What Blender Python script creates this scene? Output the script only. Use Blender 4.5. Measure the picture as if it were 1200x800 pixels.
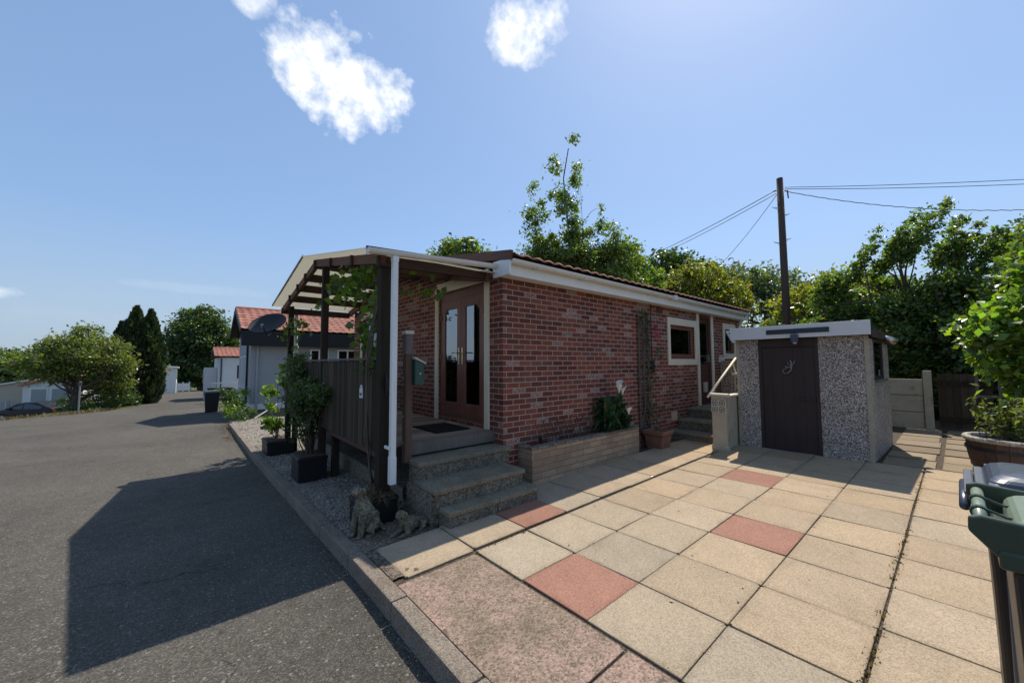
import bpy, bmesh, math, random
import numpy as np
from mathutils import Vector, Matrix
PI = math.pi
S = bpy.context.scene
for o in list(bpy.data.objects):
    bpy.data.objects.remove(o)

# ------------------------------------------------------------ camera, sky, sun, exposure
EYE = 1.615
cam = bpy.data.cameras.new('camera')
cam.sensor_width = 36; cam.lens = 444.0 / 1200 * 36
cam.clip_start = 0.05; cam.clip_end = 3000
camo = bpy.data.objects.new('camera', cam); S.collection.objects.link(camo)
yaw, pitch, roll = map(math.radians, (49.61, 3.283, -0.231))
fw = Vector((math.cos(pitch)*math.cos(yaw), math.cos(pitch)*math.sin(yaw), math.sin(pitch)))
rt = Vector((math.sin(yaw), -math.cos(yaw), 0)); up = rt.cross(fw)
r2 = math.cos(roll)*rt + math.sin(roll)*up; u2 = -math.sin(roll)*rt + math.cos(roll)*up
camo.matrix_world = Matrix(((r2.x, u2.x, -fw.x, 0), (r2.y, u2.y, -fw.y, 0), (r2.z, u2.z, -fw.z, EYE), (0, 0, 0, 1)))
S.camera = camo
SUN = Vector((0.625, 0.19, 1.0)).normalized()
SUN_EL = math.asin(SUN.z); SUN_AZ = math.atan2(SUN.x, SUN.y)
sl = bpy.data.lights.new('sun', 'SUN'); sl.energy = 4.9; sl.angle = math.radians(0.55); sl.color = (1.0, 0.93, 0.82)
so = bpy.data.objects.new('sun', sl); S.collection.objects.link(so)
so.rotation_euler = (-SUN).to_track_quat('-Z', 'Y').to_euler()
so.location = (20, 8, 30)
S.view_settings.view_transform = 'Standard'; S.view_settings.look = 'None'
S.view_settings.exposure = 0.2; S.view_settings.gamma = 1.0
S.view_settings.use_curve_mapping = False

def build_world():
    w = bpy.data.worlds.new('World'); S.world = w; w.use_nodes = True
    nt = w.node_tree; N = nt.nodes; L = nt.links
    for n in list(N): N.remove(n)
    out = N.new('ShaderNodeOutputWorld'); bg = N.new('ShaderNodeBackground'); L.new(bg.outputs[0], out.inputs[0])
    bg.inputs[1].default_value = 0.14
    sky = N.new('ShaderNodeTexSky'); sky.sky_type = 'NISHITA'; sky.sun_disc = False
    sky.sun_elevation = SUN_EL; sky.sun_rotation = SUN_AZ
    sky.altitude = 100; sky.air_density = 1.0; sky.dust_density = 0.7; sky.ozone_density = 1.3
    tc = N.new('ShaderNodeTexCoord')
    def math_(op, a, b=None, c=None, clamp=False):
        n = N.new('ShaderNodeMath'); n.operation = op; n.use_clamp = clamp
        for i, v in enumerate((a, b, c)):
            if v is None: continue
            if isinstance(v, (int, float)): n.inputs[i].default_value = v
            else: L.new(v, n.inputs[i])
        return n.outputs[0]
    def dot(vec):
        n = N.new('ShaderNodeVectorMath'); n.operation = 'DOT_PRODUCT'
        L.new(tc.outputs['Generated'], n.inputs[0]); n.inputs[1].default_value = vec
        return n.outputs['Value']
    noi = N.new('ShaderNodeTexNoise'); noi.inputs['Scale'].default_value = 9; noi.inputs['Detail'].default_value = 11; noi.inputs['Roughness'].default_value = 0.56
    L.new(tc.outputs['Generated'], noi.inputs['Vector'])
    noi2 = N.new('ShaderNodeTexNoise'); noi2.inputs['Scale'].default_value = 26; noi2.inputs['Detail'].default_value = 8; noi2.inputs['Roughness'].default_value = 0.6
    L.new(tc.outputs['Generated'], noi2.inputs['Vector'])
    total = None
    # cumulus: direction, half width, half height, tilt (radians), density
    for d, a, b, th, dens in [((0.205, 0.787, 0.58), .125, .080, -.16, 1.0), ((0.50, 0.545, 0.675), .080, .052, -.1, .95),
                              ((0.06, 0.765, 0.64), .035, .035, -.9, .75), ((-0.25, 0.965, 0.115), .04, .014, 0, .5),
                              ((-0.33, 0.72, 0.60), .07, .02, -.9, .25), ((-0.35, 0.67, 0.65), .07, .015, -.6, .3), ((.0, .98, .15), .10, .010, 0, .07)]:
        d = Vector(d).normalized(); h = d.cross(Vector((0, 0, 1))).normalized(); v = h.cross(d)
        e1 = math.cos(th)*h + math.sin(th)*v; e2 = -math.sin(th)*h + math.cos(th)*v
        x = math_('MULTIPLY', dot(e1), 1/a); y = math_('MULTIPLY', dot(e2), 1/b)
        r = math_('SQRT', math_('ADD', math_('MULTIPLY', x, x), math_('MULTIPLY', y, y)))
        front = math_('GREATER_THAN', dot(d), 0.3)
        q = math_('ADD', math_('MULTIPLY', math_('SUBTRACT', noi.outputs['Fac'], .5), 3.3), math_('MULTIPLY', math_('SUBTRACT', noi2.outputs['Fac'], .5), 1.3))
        m = math_('ADD', math_('SUBTRACT', 1.12, math_('ADD', math_('MULTIPLY', r, .55), math_('MULTIPLY', math_('MULTIPLY', r, r), .45))), q)
        m = math_('POWER', math_('MULTIPLY', m, 1.25, clamp=True), .95)
        m = math_('MULTIPLY', math_('MULTIPLY', m, dens), front)
        total = m if total is None else math_('MAXIMUM', total, m)
    mp = N.new('ShaderNodeMapping'); mp.inputs['Scale'].default_value = (2, 2, 14); L.new(tc.outputs['Generated'], mp.inputs['Vector'])
    noi3 = N.new('ShaderNodeTexNoise'); noi3.inputs['Scale'].default_value = 1.6; noi3.inputs['Detail'].default_value = 6; L.new(mp.outputs[0], noi3.inputs['Vector'])
    # thin low haze bank
    elev = dot((0, 0, 1))
    hz = math_('MULTIPLY', math_('SUBTRACT', 1.0, math_('MULTIPLY', math_('ABSOLUTE', math_('SUBTRACT', elev, .06)), 9.0), clamp=True), math_('MULTIPLY', math_('SUBTRACT', noi3.outputs['Fac'], .30), 1.3, clamp=True))
    low = math_('MULTIPLY', math_('SUBTRACT', 1.0, math_('MULTIPLY', math_('ABSOLUTE', elev), 3.6), clamp=True), .92)
    total = math_('MAXIMUM', total, math_('MULTIPLY', hz, .10))
    cr = N.new('ShaderNodeValToRGB'); cr.color_ramp.elements[0].position = .34; cr.color_ramp.elements[0].color = (5.0, 5.5, 6.4, 1); cr.color_ramp.elements[1].position = .60; cr.color_ramp.elements[1].color = (7.6, 7.7, 7.8, 1)
    L.new(noi2.outputs['Fac'], cr.inputs[0])
    tint = N.new('ShaderNodeMix'); tint.data_type = 'RGBA'; tint.blend_type = 'MIX'; tint.inputs[0].default_value = .5
    L.new(sky.outputs[0], tint.inputs[6]); tint.inputs[7].default_value = (1.75, 2.95, 5.1, 1)
    mix = N.new('ShaderNodeMix'); mix.data_type = 'RGBA'; L.new(total, mix.inputs[0])
    hzm = N.new('ShaderNodeMix'); hzm.data_type = 'RGBA'; L.new(low, hzm.inputs[0]); L.new(tint.outputs[2], hzm.inputs[6]); hzm.inputs[7].default_value = (2.5, 3.2, 4.0, 1)
    L.new(hzm.outputs[2], mix.inputs[6]); L.new(cr.outputs[0], mix.inputs[7])
    L.new(mix.outputs[2], bg.inputs[0])
build_world()

# ------------------------------------------------------------ materials
def nm(name):
    m = bpy.data.materials.new(name); m.use_nodes = True
    nt = m.node_tree; b = nt.nodes['Principled BSDF']
    return m, nt, nt.nodes, nt.links, b
def noise(N, L, vec, scale, detail=6, rough=.6, dist=0):
    n = N.new('ShaderNodeTexNoise'); n.inputs['Scale'].default_value = scale; n.inputs['Detail'].default_value = detail
    n.inputs['Roughness'].default_value = rough; n.inputs['Distortion'].default_value = dist
    if vec is not None: L.new(vec, n.inputs['Vector'])
    return n.outputs['Fac']
def ramp(N, L, fac, stops):
    r = N.new('ShaderNodeValToRGB'); e = r.color_ramp.elements
    while len(e) < len(stops): e.new(0.5)
    for k, (p, c) in enumerate(stops):
        e[k].position = p; e[k].color = (*c, 1) if len(c) == 3 else c
    L.new(fac, r.inputs[0]); return r.outputs[0]
def mixc(N, L, fac, a, b, mode='MIX'):
    n = N.new('ShaderNodeMix'); n.data_type = 'RGBA'; n.blend_type = mode
    for i, v in ((0, fac), (6, a), (7, b)):
        if isinstance(v, (int, float)): n.inputs[i].default_value = v
        elif isinstance(v, tuple): n.inputs[i].default_value = (*v, 1) if len(v) == 3 else v
        else: L.new(v, n.inputs[i])
    return n.outputs[2]
def mth(N, L, op, a, b=None, c=None, clamp=False):
    n = N.new('ShaderNodeMath'); n.operation = op; n.use_clamp = clamp
    for i, v in enumerate((a, b, c)):
        if v is None: continue
        if isinstance(v, (int, float)): n.inputs[i].default_value = v
        else: L.new(v, n.inputs[i])
    return n.outputs[0]
def bump(N, L, b, h, strength, dist=.01):
    n = N.new('ShaderNodeBump'); n.inputs['Strength'].default_value = strength; n.inputs['Distance'].default_value = dist
    L.new(h, n.inputs['Height']); L.new(n.outputs[0], b.inputs['Normal'])
def attr(N, name='tint'):
    n = N.new('ShaderNodeAttribute'); n.attribute_name = name; return n.outputs['Color']
def coords(N, kind='Object'):
    return N.new('ShaderNodeTexCoord').outputs[kind]
def sc(c, k): return tuple(x*k for x in c)

def weathered(name, c, rough=.7, var=.25, scale=6, fine=60, bmp=.15, spec=.3, tint=False, stretch=None, dirt=None, metal=0):
    m, nt, N, L, b = nm(name)
    v = coords(N)
    if stretch:
        mp = N.new('ShaderNodeMapping'); mp.inputs['Scale'].default_value = stretch; L.new(v, mp.inputs['Vector']); v = mp.outputs[0]
    n1 = noise(N, L, v, scale, 5, .6); n2 = noise(N, L, v, fine, 6, .7)
    f = mth(N, L, 'ADD', mth(N, L, 'MULTIPLY', n1, .6), mth(N, L, 'MULTIPLY', n2, .4))
    col = ramp(N, L, f, [(.3, sc(c, 1-var)), (.7, sc(c, 1+var))])
    if dirt:
        n3 = noise(N, L, coords(N), scale*.6, 8, .75)
        col = mixc(N, L, ramp(N, L, n3, [(dirt[1], (0, 0, 0)), (dirt[1]+.14, (1, 1, 1))]), col, dirt[0])
    if tint: col = mixc(N, L, 1.0, col, attr(N), 'MULTIPLY')
    L.new(col, b.inputs['Base Color'])
    L.new(mth(N, L, 'ADD', rough-.1, mth(N, L, 'MULTIPLY', n2, .2)), b.inputs['Roughness'])
    b.inputs['Specular IOR Level'].default_value = spec; b.inputs['Metallic'].default_value = metal
    if bmp: bump(N, L, b, f, bmp, .01)
    return m

def brick_mat(name, stops, mortar, bw=.225, bh=.075, mj=.010, pale=None, bmp=1.0):
    m, nt, N, L, b = nm(name)
    uv = N.new('ShaderNodeUVMap'); uv.uv_map = 'UVMap'
    nv = noise(N, L, uv.outputs[0], 9, 4, .6)
    sep = N.new('ShaderNodeSeparateXYZ'); L.new(uv.outputs[0], sep.inputs[0])
    wob = mth(N, L, 'MULTIPLY', mth(N, L, 'SUBTRACT', nv, .5), .006)
    u = mth(N, L, 'ADD', sep.outputs[0], wob); v = mth(N, L, 'ADD', sep.outputs[1], wob)
    vr = mth(N, L, 'DIVIDE', v, bh); row = mth(N, L, 'FLOOR', vr)
    odd = mth(N, L, 'MULTIPLY', mth(N, L, 'MODULO', mth(N, L, 'ADD', row, 100), 2), .5)
    ur = mth(N, L, 'ADD', mth(N, L, 'DIVIDE', u, bw), odd); colm = mth(N, L, 'FLOOR', ur)
    fu = mth(N, L, 'FRACT', ur); fv = mth(N, L, 'FRACT', vr)
    du = mth(N, L, 'MULTIPLY', mth(N, L, 'MINIMUM', fu, mth(N, L, 'SUBTRACT', 1, fu)), bw)
    dv = mth(N, L, 'MULTIPLY', mth(N, L, 'MINIMUM', fv, mth(N, L, 'SUBTRACT', 1, fv)), bh)
    dd = mth(N, L, 'MINIMUM', du, dv)
    edge = mth(N, L, 'MULTIPLY', mth(N, L, 'SUBTRACT', noise(N, L, uv.outputs[0], 70, 4, .7), .5), .005)
    dd = mth(N, L, 'ADD', dd, edge)
    mask = mth(N, L, 'MULTIPLY', mth(N, L, 'SUBTRACT', dd, mj*.42), 1/.003, clamp=True)
    cb = N.new('ShaderNodeCombineXYZ'); L.new(colm, cb.inputs[0]); L.new(row, cb.inputs[1])
    wn = N.new('ShaderNodeTexWhiteNoise'); wn.noise_dimensions = '2D'; L.new(cb.outputs[0], wn.inputs['Vector'])
    col = ramp(N, L, wn.outputs['Value'], stops)
    fine = noise(N, L, uv.outputs[0], 45, 8, .75)
    col = mixc(N, L, .75, col, ramp(N, L, fine, [(.25, (.55, .55, .55)), (.75, (1.4, 1.4, 1.4))]), 'MULTIPLY')
    if pale:
        blot = noise(N, L, uv.outputs[0], 28, 8, .8)
        sepc = N.new('ShaderNodeSeparateColor'); L.new(wn.outputs['Color'], sepc.inputs[0])
        chosen = mth(N, L, 'GREATER_THAN', sepc.outputs[1], .91)
        pm = mth(N, L, 'MULTIPLY', chosen, ramp(N, L, blot, [(.42, (0, 0, 0)), (.62, (1, 1, 1))]))
        col = mixc(N, L, mth(N, L, 'MULTIPLY', pm, .75), col, pale)
        stain = ramp(N, L, noise(N, L, uv.outputs[0], 1.1, 6, .65), [(.35, (.72, .70, .70)), (.65, (1.12, 1.1, 1.1))])
        col = mixc(N, L, .8, col, stain, 'MULTIPLY')
    mort = mixc(N, L, noise(N, L, uv.outputs[0], 30, 6), sc(mortar, .65), sc(mortar, 1.2))
    L.new(mixc(N, L, mask, mort, col), b.inputs['Base Color'])
    b.inputs['Roughness'].default_value = .85; b.inputs['Specular IOR Level'].default_value = .25
    bump(N, L, b, mth(N, L, 'ADD', mask, mth(N, L, 'MULTIPLY', fine, .35)), bmp, .006)
    return m

def speckle(name, stops, cell=60, rough=.9, bmp=.5, patch=None, patch_scale=.7, tint=False, spec=.25, mixn=.6, dist=.006, crack=None):
    """aggregate surfaces: asphalt, pebbledash, slabs, cast concrete"""
    m, nt, N, L, b = nm(name)
    v = coords(N)
    vo = N.new('ShaderNodeTexVoronoi'); vo.inputs['Scale'].default_value = cell; L.new(v, vo.inputs['Vector'])
    s = N.new('ShaderNodeSeparateColor'); L.new(vo.outputs['Color'], s.inputs[0])
    fine = noise(N, L, v, cell*.8, 5, .75)
    f = mth(N, L, 'ADD', mth(N, L, 'MULTIPLY', s.outputs[0], mixn), mth(N, L, 'MULTIPLY', fine, 1-mixn))
    col = ramp(N, L, f, stops)
    if patch:
        pn = noise(N, L, v, patch_scale, 9, .68, .3)
        col = mixc(N, L, 1.0, col, ramp(N, L, pn, patch), 'MULTIPLY')
    if crack:
        c2 = noise(N, L, v, crack[0], 9, .8)
        col = mixc(N, L, ramp(N, L, c2, [(crack[1], (0, 0, 0)), (crack[1]+.05, (1, 1, 1))]), col, crack[2])
    if tint: col = mixc(N, L, 1.0, col, attr(N), 'MULTIPLY')
    L.new(col, b.inputs['Base Color']); b.inputs['Roughness'].default_value = rough; b.inputs['Specular IOR Level'].default_value = spec
    h = mth(N, L, 'ADD', mth(N, L, 'MULTIPLY', mth(N, L, 'SUBTRACT', 1, vo.outputs['Distance']), .6), mth(N, L, 'MULTIPLY', fine, .6))
    bump(N, L, b, h, bmp, dist)
    return m

def leaf_mat(name, c, trans=.4, rough=.45, warm=1.25):
    m, nt, N, L, b = nm(name)
    col = mixc(N, L, 1.0, c, attr(N), 'MULTIPLY')
    L.new(col, b.inputs['Base Color']); b.inputs['Roughness'].default_value = rough-.08; b.inputs['Specular IOR Level'].default_value = .6
    tr = N.new('ShaderNodeBsdfTranslucent')
    L.new(mixc(N, L, 1.0, col, (1.5*warm, 1.7*warm, .5), 'MULTIPLY'), tr.inputs[0])
    mx = N.new('ShaderNodeMixShader'); mx.inputs[0].default_value = trans
    L.new(b.outputs[0], mx.inputs[1]); L.new(tr.outputs[0], mx.inputs[2])
    L.new(mx.outputs[0], N['Material Output'].inputs[0])
    return m

def glass_mat(name, t=(.35, .38, .38), base=.10, rough=.02):
    m, nt, N, L, b = nm(name)
    g = N.new('ShaderNodeBsdfGlossy'); g.inputs['Roughness'].default_value = rough; g.inputs[0].default_value = (.95, .97, 1, 1)
    t_ = N.new('ShaderNodeBsdfTransparent'); t_.inputs[0].default_value = (*t, 1)
    fr = N.new('ShaderNodeFresnel'); fr.inputs['IOR'].default_value = 1.75
    nb = N.new('ShaderNodeBump'); nb.inputs['Strength'].default_value = .02; nb.inputs['Distance'].default_value = .02
    L.new(noise(N, L, coords(N), 2.0, 2), nb.inputs['Height']); L.new(nb.outputs[0], g.inputs['Normal'])
    mx = N.new('ShaderNodeMixShader'); L.new(mth(N, L, 'ADD', fr.outputs[0], base), mx.inputs[0])
    L.new(t_.outputs[0], mx.inputs[1]); L.new(g.outputs[0], mx.inputs[2])
    L.new(mx.outputs[0], N['Material Output'].inputs[0])
    return m

def plain(name, c, rough=.5, spec=.4, metal=0, trans=0):
    m, nt, N, L, b = nm(name)
    n = noise(N, L, coords(N), 14, 6, .7)
    L.new(ramp(N, L, n, [(.25, sc(c, .85)), (.75, sc(c, 1.12))]), b.inputs['Base Color'])
    L.new(mth(N, L, 'ADD', rough-.08, mth(N, L, 'MULTIPLY', noise(N, L, coords(N), 40, 4), .16)), b.inputs['Roughness'])
    b.inputs['Specular IOR Level'].default_value = spec; b.inputs['Metallic'].default_value = metal
    if trans:
        tr = N.new('ShaderNodeBsdfTranslucent'); tr.inputs[0].default_value = (*c, 1)
        mx = N.new('ShaderNodeMixShader'); mx.inputs[0].default_value = trans
        L.new(b.outputs[0], mx.inputs[1]); L.new(tr.outputs[0], mx.inputs[2]); L.new(mx.outputs[0], N['Material Output'].inputs[0])
    return m

MT = {}
MT['brick'] = brick_mat('red_brick', [(0, (.110, .036, .028)), (.25, (.170, .052, .036)), (.5, (.215, .066, .043)), (.75, (.255, .080, .050)), (.9, (.120, .044, .034)), (1, (.175, .085, .062))], (.43, .315, .26), mj=.0115, pale=(.52, .46, .42))
MT['buff'] = brick_mat('buff_stone_brick', [(0, (.31, .215, .14)), (.5, (.385, .27, .178)), (1, (.46, .33, .215))], (.22, .175, .12), bw=.29, bh=.085, mj=.008, pale=(.22, .18, .13), bmp=.8)
def asphalt():
    m, nt, N, L, b = nm('asphalt'); v = coords(N)
    def cells(k):
        vo = N.new('ShaderNodeTexVoronoi'); vo.inputs['Scale'].default_value = k; L.new(v, vo.inputs['Vector'])
        q = N.new('ShaderNodeSeparateColor'); L.new(vo.outputs['Color'], q.inputs[0]); return q.outputs[0], vo.outputs['Distance']
    a, da = cells(125); c, dc = cells(38)
    col = ramp(N, L, a, [(.0, (.054, .049, .042)), (.45, (.082, .075, .064)), (.8, (.112, .102, .087)), (1, (.175, .162, .14))])
    col = mixc(N, L, 1.0, col, ramp(N, L, noise(N, L, v, .35, 9, .68, .4), [(.3, (.70, .70, .69)), (.7, (1.22, 1.21, 1.18))]), 'MULTIPLY')
    col = mixc(N, L, 1.0, col, ramp(N, L, noise(N, L, v, 5.5, 6, .7), [(.3, (.84, .84, .84)), (.7, (1.12, 1.12, 1.12))]), 'MULTIPLY')
    stone = mth(N, L, 'MULTIPLY', mth(N, L, 'GREATER_THAN', c, .90), mth(N, L, 'LESS_THAN', dc, .34))
    col = mixc(N, L, mth(N, L, 'MULTIPLY', stone, .8), col, (.22, .205, .175))
    ve = N.new('ShaderNodeTexVoronoi'); ve.feature = 'DISTANCE_TO_EDGE'; ve.inputs['Scale'].default_value = .42
    wv = N.new('ShaderNodeVectorMath'); wv.operation = 'ADD'; cbx = N.new('ShaderNodeCombineXYZ'); L.new(mth(N, L, 'MULTIPLY', noise(N, L, v, 2.2, 6, .7), .9), cbx.inputs[0]); L.new(mth(N, L, 'MULTIPLY', noise(N, L, v, 1.7, 6, .7), .9), cbx.inputs[1])
    L.new(v, wv.inputs[0]); L.new(cbx.outputs[0], wv.inputs[1]); L.new(wv.outputs[0], ve.inputs['Vector'])
    crk = mth(N, L, 'MULTIPLY', mth(N, L, 'LESS_THAN', ve.outputs['Distance'], .004), ramp(N, L, noise(N, L, v, .5, 3), [(.52, (0, 0, 0)), (.6, (1, 1, 1))]))
    col = mixc(N, L, mth(N, L, 'MULTIPLY', crk, .6), col, (.02, .018, .016))
    oil = ramp(N, L, noise(N, L, v, 1.3, 5, .6), [(.66, (1, 1, 1)), (.74, (.62, .61, .60))])
    col = mixc(N, L, 1.0, col, oil, 'MULTIPLY')
    L.new(col, b.inputs['Base Color']); b.inputs['Roughness'].default_value = .92; b.inputs['Specular IOR Level'].default_value = .2
    bump(N, L, b, mth(N, L, 'ADD', mth(N, L, 'MULTIPLY', a, .5), mth(N, L, 'SUBTRACT', 1, da)), .6, .007)
    return m
MT['asphalt'] = asphalt()
MT['slab'] = speckle('paving_slab', [(.1, (.245, .190, .128)), (.5, (.385, .300, .205)), (.9, (.485, .387, .272))], cell=150, patch=[(.25, (.76, .74, .71)), (.42, (.95, .945, .93)), (.6, (1.02, 1.01, 1)), (.78, (1.12, 1.10, 1.06))], patch_scale=1.9, tint=True, bmp=.35, dist=.004, crack=(9, .655, (.19, .145, .095)))
MT['apron'] = speckle('worn_pink_concrete', [(.1, (.10, .076, .058)), (.45, (.25, .185, .147)), (.8, (.345, .26, .212)), (.95, (.58, .53, .455))], cell=88, patch=[(.32, (.50, .52, .44)), (.44, (.78, .78, .70)), (.54, (1, .95, .92)), (.68, (1.22, 1.07, 1.03))], patch_scale=2.1, bmp=.8, dist=.006, crack=(14, .565, (.105, .082, .060)))
MT['kerb'] = speckle('kerb_concrete', [(.1, (.10, .081, .063)), (.5, (.195, .160, .125)), (.95, (.32, .27, .22))], cell=120, patch=[(.3, (.75, .73, .7)), (.7, (1.1, 1.1, 1.1))], patch_scale=2, bmp=.5, crack=(6, .66, (.12, .10, .07)))
MT['step'] = speckle('step_concrete', [(.1, (.13, .112, .082)), (.5, (.215, .188, .140)), (.92, (.32, .285, .225))], cell=120, patch=[(.3, (.62, .62, .58)), (.7, (1.1, 1.1, 1.05))], patch_scale=3, bmp=.6)
MT['rough_step'] = speckle('rough_cast_concrete', [(.1, (.078, .066, .050)), (.5, (.185, .160, .122)), (.92, (.34, .305, .25))], cell=58, patch=[(.3, (.6, .6, .57)), (.7, (1.15, 1.13, 1.1))], patch_scale=4, bmp=1.0, dist=.012)
MT['gravel'] = speckle('gravel_bed', [(.05, (.085, .072, .058)), (.5, (.235, .205, .172)), (.95, (.45, .41, .36))], cell=55, patch=[(.3, (.7, .68, .64)), (.7, (1.1, 1.1, 1.1))], patch_scale=1.2, bmp=1.0, dist=.012)
MT['stone'] = speckle('pebble', [(.1, (.17, .148, .122)), (.6, (.30, .265, .225)), (.95, (.48, .44, .385))], cell=4, tint=True, bmp=.2)
MT['soil'] = speckle('dark_soil_and_hole_shade', [(.1, (.028, .021, .015)), (.6, (.085, .064, .044)), (.95, (.16, .12, .085))], cell=70, bmp=.9, dist=.012)
MT['dirt'] = speckle('worn_dirty_concrete', [(.1, (.055, .043, .034)), (.5, (.15, .118, .095)), (.95, (.33, .28, .24))], cell=60, patch=[(.3, (.55, .55, .5)), (.7, (1.2, 1.15, 1.1))], patch_scale=3, bmp=1.0, dist=.012)
MT['dash'] = speckle('pebbledash', [(.15, (.085, .067, .058)), (.36, (.21, .172, .148)), (.55, (.36, .315, .28)), (.75, (.56, .515, .465)), (.97, (.76, .72, .665))], cell=88, mixn=.8, patch=[(.3, (.82, .80, .77)), (.7, (1.1, 1.1, 1.1))], patch_scale=1.6, bmp=1.0, dist=.012)
MT['render_'] = weathered('cream_concrete', (.46, .385, .27), .85, .18, 5, 70, .25, dirt=((.17, .14, .10), .56))
MT['trim'] = weathered('cream_paint', (.68, .60, .46), .6, .08, 5, 50, .08, dirt=((.40, .35, .27), .60))
MT['white'] = weathered('white_upvc', (.74, .735, .71), .35, .05, 4, 30, .02, dirt=((.52, .48, .40), .64))
MT['white2'] = weathered('white_gutter', (.66, .655, .63), .4, .07, 5, 40, .03, dirt=((.33, .30, .25), .60))
MT['fascia_grey'] = weathered('pale_grey_board', (.60, .60, .60), .5, .06, 5, 30, .03, dirt=((.42, .41, .39), .66))
MT['darkwood'] = weathered('dark_stained_wood', (.036, .027, .019), .8, .4, 5, 40, .35, spec=.12, stretch=(1, 1, .06))
MT['darkwood_h'] = weathered('dark_stained_beam', (.050, .028, .022), .75, .4, 5, 40, .35, stretch=(.06, 1, 1))
MT['redwood'] = weathered('red_brown_timber', (.115, .055, .042), .7, .35, 5, 40, .3, stretch=(1, .08, 1))
MT['fence'] = weathered('weathered_fence_board', (.064, .050, .036), .9, .4, 6, 50, .4, spec=.12, stretch=(1, 1, .05), tint=True)
MT['deck'] = weathered('worn_deck_board', (.23, .185, .145), .85, .4, 6, 50, .4, stretch=(.06, 1, 1), tint=True)
MT['brownpost'] = weathered('brown_post', (.10, .06, .043), .8, .35, 6, 50, .35, stretch=(1, 1, .06))
MT['greypost'] = weathered('grey_weathered_post', (.13, .115, .098), .85, .3, 6, 50, .35, stretch=(1, 1, .06))
MT['mahog'] = weathered('mahogany_upvc', (.19, .072, .047), .38, .25, 5, 40, .06, spec=.45, stretch=(1, 1, .1))
MT['mahog_dark'] = weathered('dark_rosewood_upvc', (.085, .032, .026), .4, .25, 5, 40, .06, stretch=(1, 1, .1))
MT['garage_door'] = weathered('brown_painted_door', (.040, .027, .024), .6, .2, 6, 60, .12, stretch=(1, 1, .1))
MT['glass'] = glass_mat('window_glass', base=.2); MT['glass_dark'] = glass_mat('dark_glass', (.12, .13, .14), base=.0)
MT['room'] = plain('dim_interior', (.10, .09, .08), .9)
MT['roof_sheet'] = plain('opal_roof_sheet', (.72, .70, .62), .5, .3, trans=.55)
MT['tile'] = weathered('terracotta_tile', (.42, .20, .135), .8, .25, 4, 40, .3, tint=True, dirt=((.20, .12, .085), .62))
MT['tile_far'] = weathered('red_clay_tile', (.36, .15, .108), .75, .2, 2, 20, .2, tint=True)
MT['black'] = plain('black_plastic', (.012, .012, .013), .5); MT['black_metal'] = plain('black_iron', (.012, .012, .013), .45, .5)
MT['blackboard'] = plain('black_cladding', (.010, .010, .013), .6)
MT['soot'] = plain('dark_brown_plastic', (.022, .018, .017), .42, .45)
MT['greenbin'] = plain('dark_green_plastic', (.036, .054, .032), .36, .5)
MT['greenlid'] = plain('faded_green_plastic', (.155, .200, .140), .42, .5)
MT['navy'] = plain('navy_plastic', (.040, .050, .075), .30, .55)
MT['greyplastic'] = plain('scuffed_grey_plastic', (.085, .095, .115), .4, .5)
MT['mailgreen'] = plain('green_enamel', (.008, .050, .038), .3, .55); MT['mailtop'] = plain('cream_enamel', (.45, .43, .36), .4)
MT['metal'] = plain('brushed_metal', (.5, .48, .44), .3, .5, 1.0); MT['grey_metal'] = plain('galvanised_metal', (.35, .35, .36), .5, .5, .6)
MT['dull_metal'] = plain('dull_metal', (.20, .19, .18), .6, .4, .3)
MT['brass'] = plain('pale_brass', (.62, .52, .34), .3, .5, 1.0)
MT['concrete_panel'] = weathered('concrete_panel', (.34, .30, .225), .9, .22, 4, 60, .4, dirt=((.13, .115, .085), .55))
MT['pole'] = weathered('creosoted_pole', (.075, .052, .040), .85, .3, 5, 40, .4, stretch=(1, 1, .04))
MT['bark'] = weathered('bark', (.085, .068, .050), .9, .4, 6, 40, .6, stretch=(1, 1, .2))
MT['twig'] = weathered('twig', (.12, .095, .068), .85, .3, 8, 40, .2)
MT['wire'] = plain('cable', (.03, .03, .032), .5); MT['silver_wire'] = plain('silvery_cable', (.30, .30, .30), .35, .5, .5)
MT['terracotta'] = weathered('terracotta_pot', (.22, .105, .068), .85, .3, 6, 50, .3, dirt=((.10, .07, .05), .56))
MT['statue'] = speckle('mossy_cast_stone', [(.1, (.07, .06, .043)), (.5, (.165, .145, .108)), (.95, (.31, .285, .225))], cell=55, patch=[(.3, (.55, .56, .45)), (.7, (1.15, 1.12, 1.05))], patch_scale=7, bmp=.5, dist=.006)
MT['mat'] = plain('doormat', (.018, .017, .017), .95, .1)
MT['petal'] = plain('white_petal', (.80, .78, .70), .6, .2, trans=.3)
MT['pink_petal'] = plain('pink_petal', (.55, .07, .16), .6, .2, trans=.3)
MT['plaque'] = plain('white_ceramic', (.72, .71, .67), .35, .5); MT['ink'] = plain('dark_lettering', (.03, .03, .04), .5)
MT['slate'] = weathered('slate_plate', (.032, .040, .052), .55, .35, 40, 160, .2)
MT['wallwhite'] = weathered('white_render', (.70, .70, .69), .8, .05, 2, 30, .05)
MT['wallgrey'] = weathered('pale_grey_cladding', (.33, .335, .35), .7, .05, 2, 30, .05)
MT['wallcream'] = weathered('cream_render', (.45, .40, .32), .8, .08, 2, 30, .05)
MT['stonebase'] = weathered('stone_base', (.20, .175, .14), .9, .3, 5, 30, .5)
MT['blind'] = plain('blind_behind_glass', (.30, .33, .36), .2, .5)
MT['car'] = plain('dark_car_paint', (.008, .009, .011), .4, .3); MT['tyre'] = plain('tyre', (.015, .015, .015), .85)
MT['lampglass'] = plain('lamp_lens', (.6, .6, .58), .2, .6); MT['redlens'] = plain('red_lens', (.25, .01, .01), .2, .6)
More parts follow.
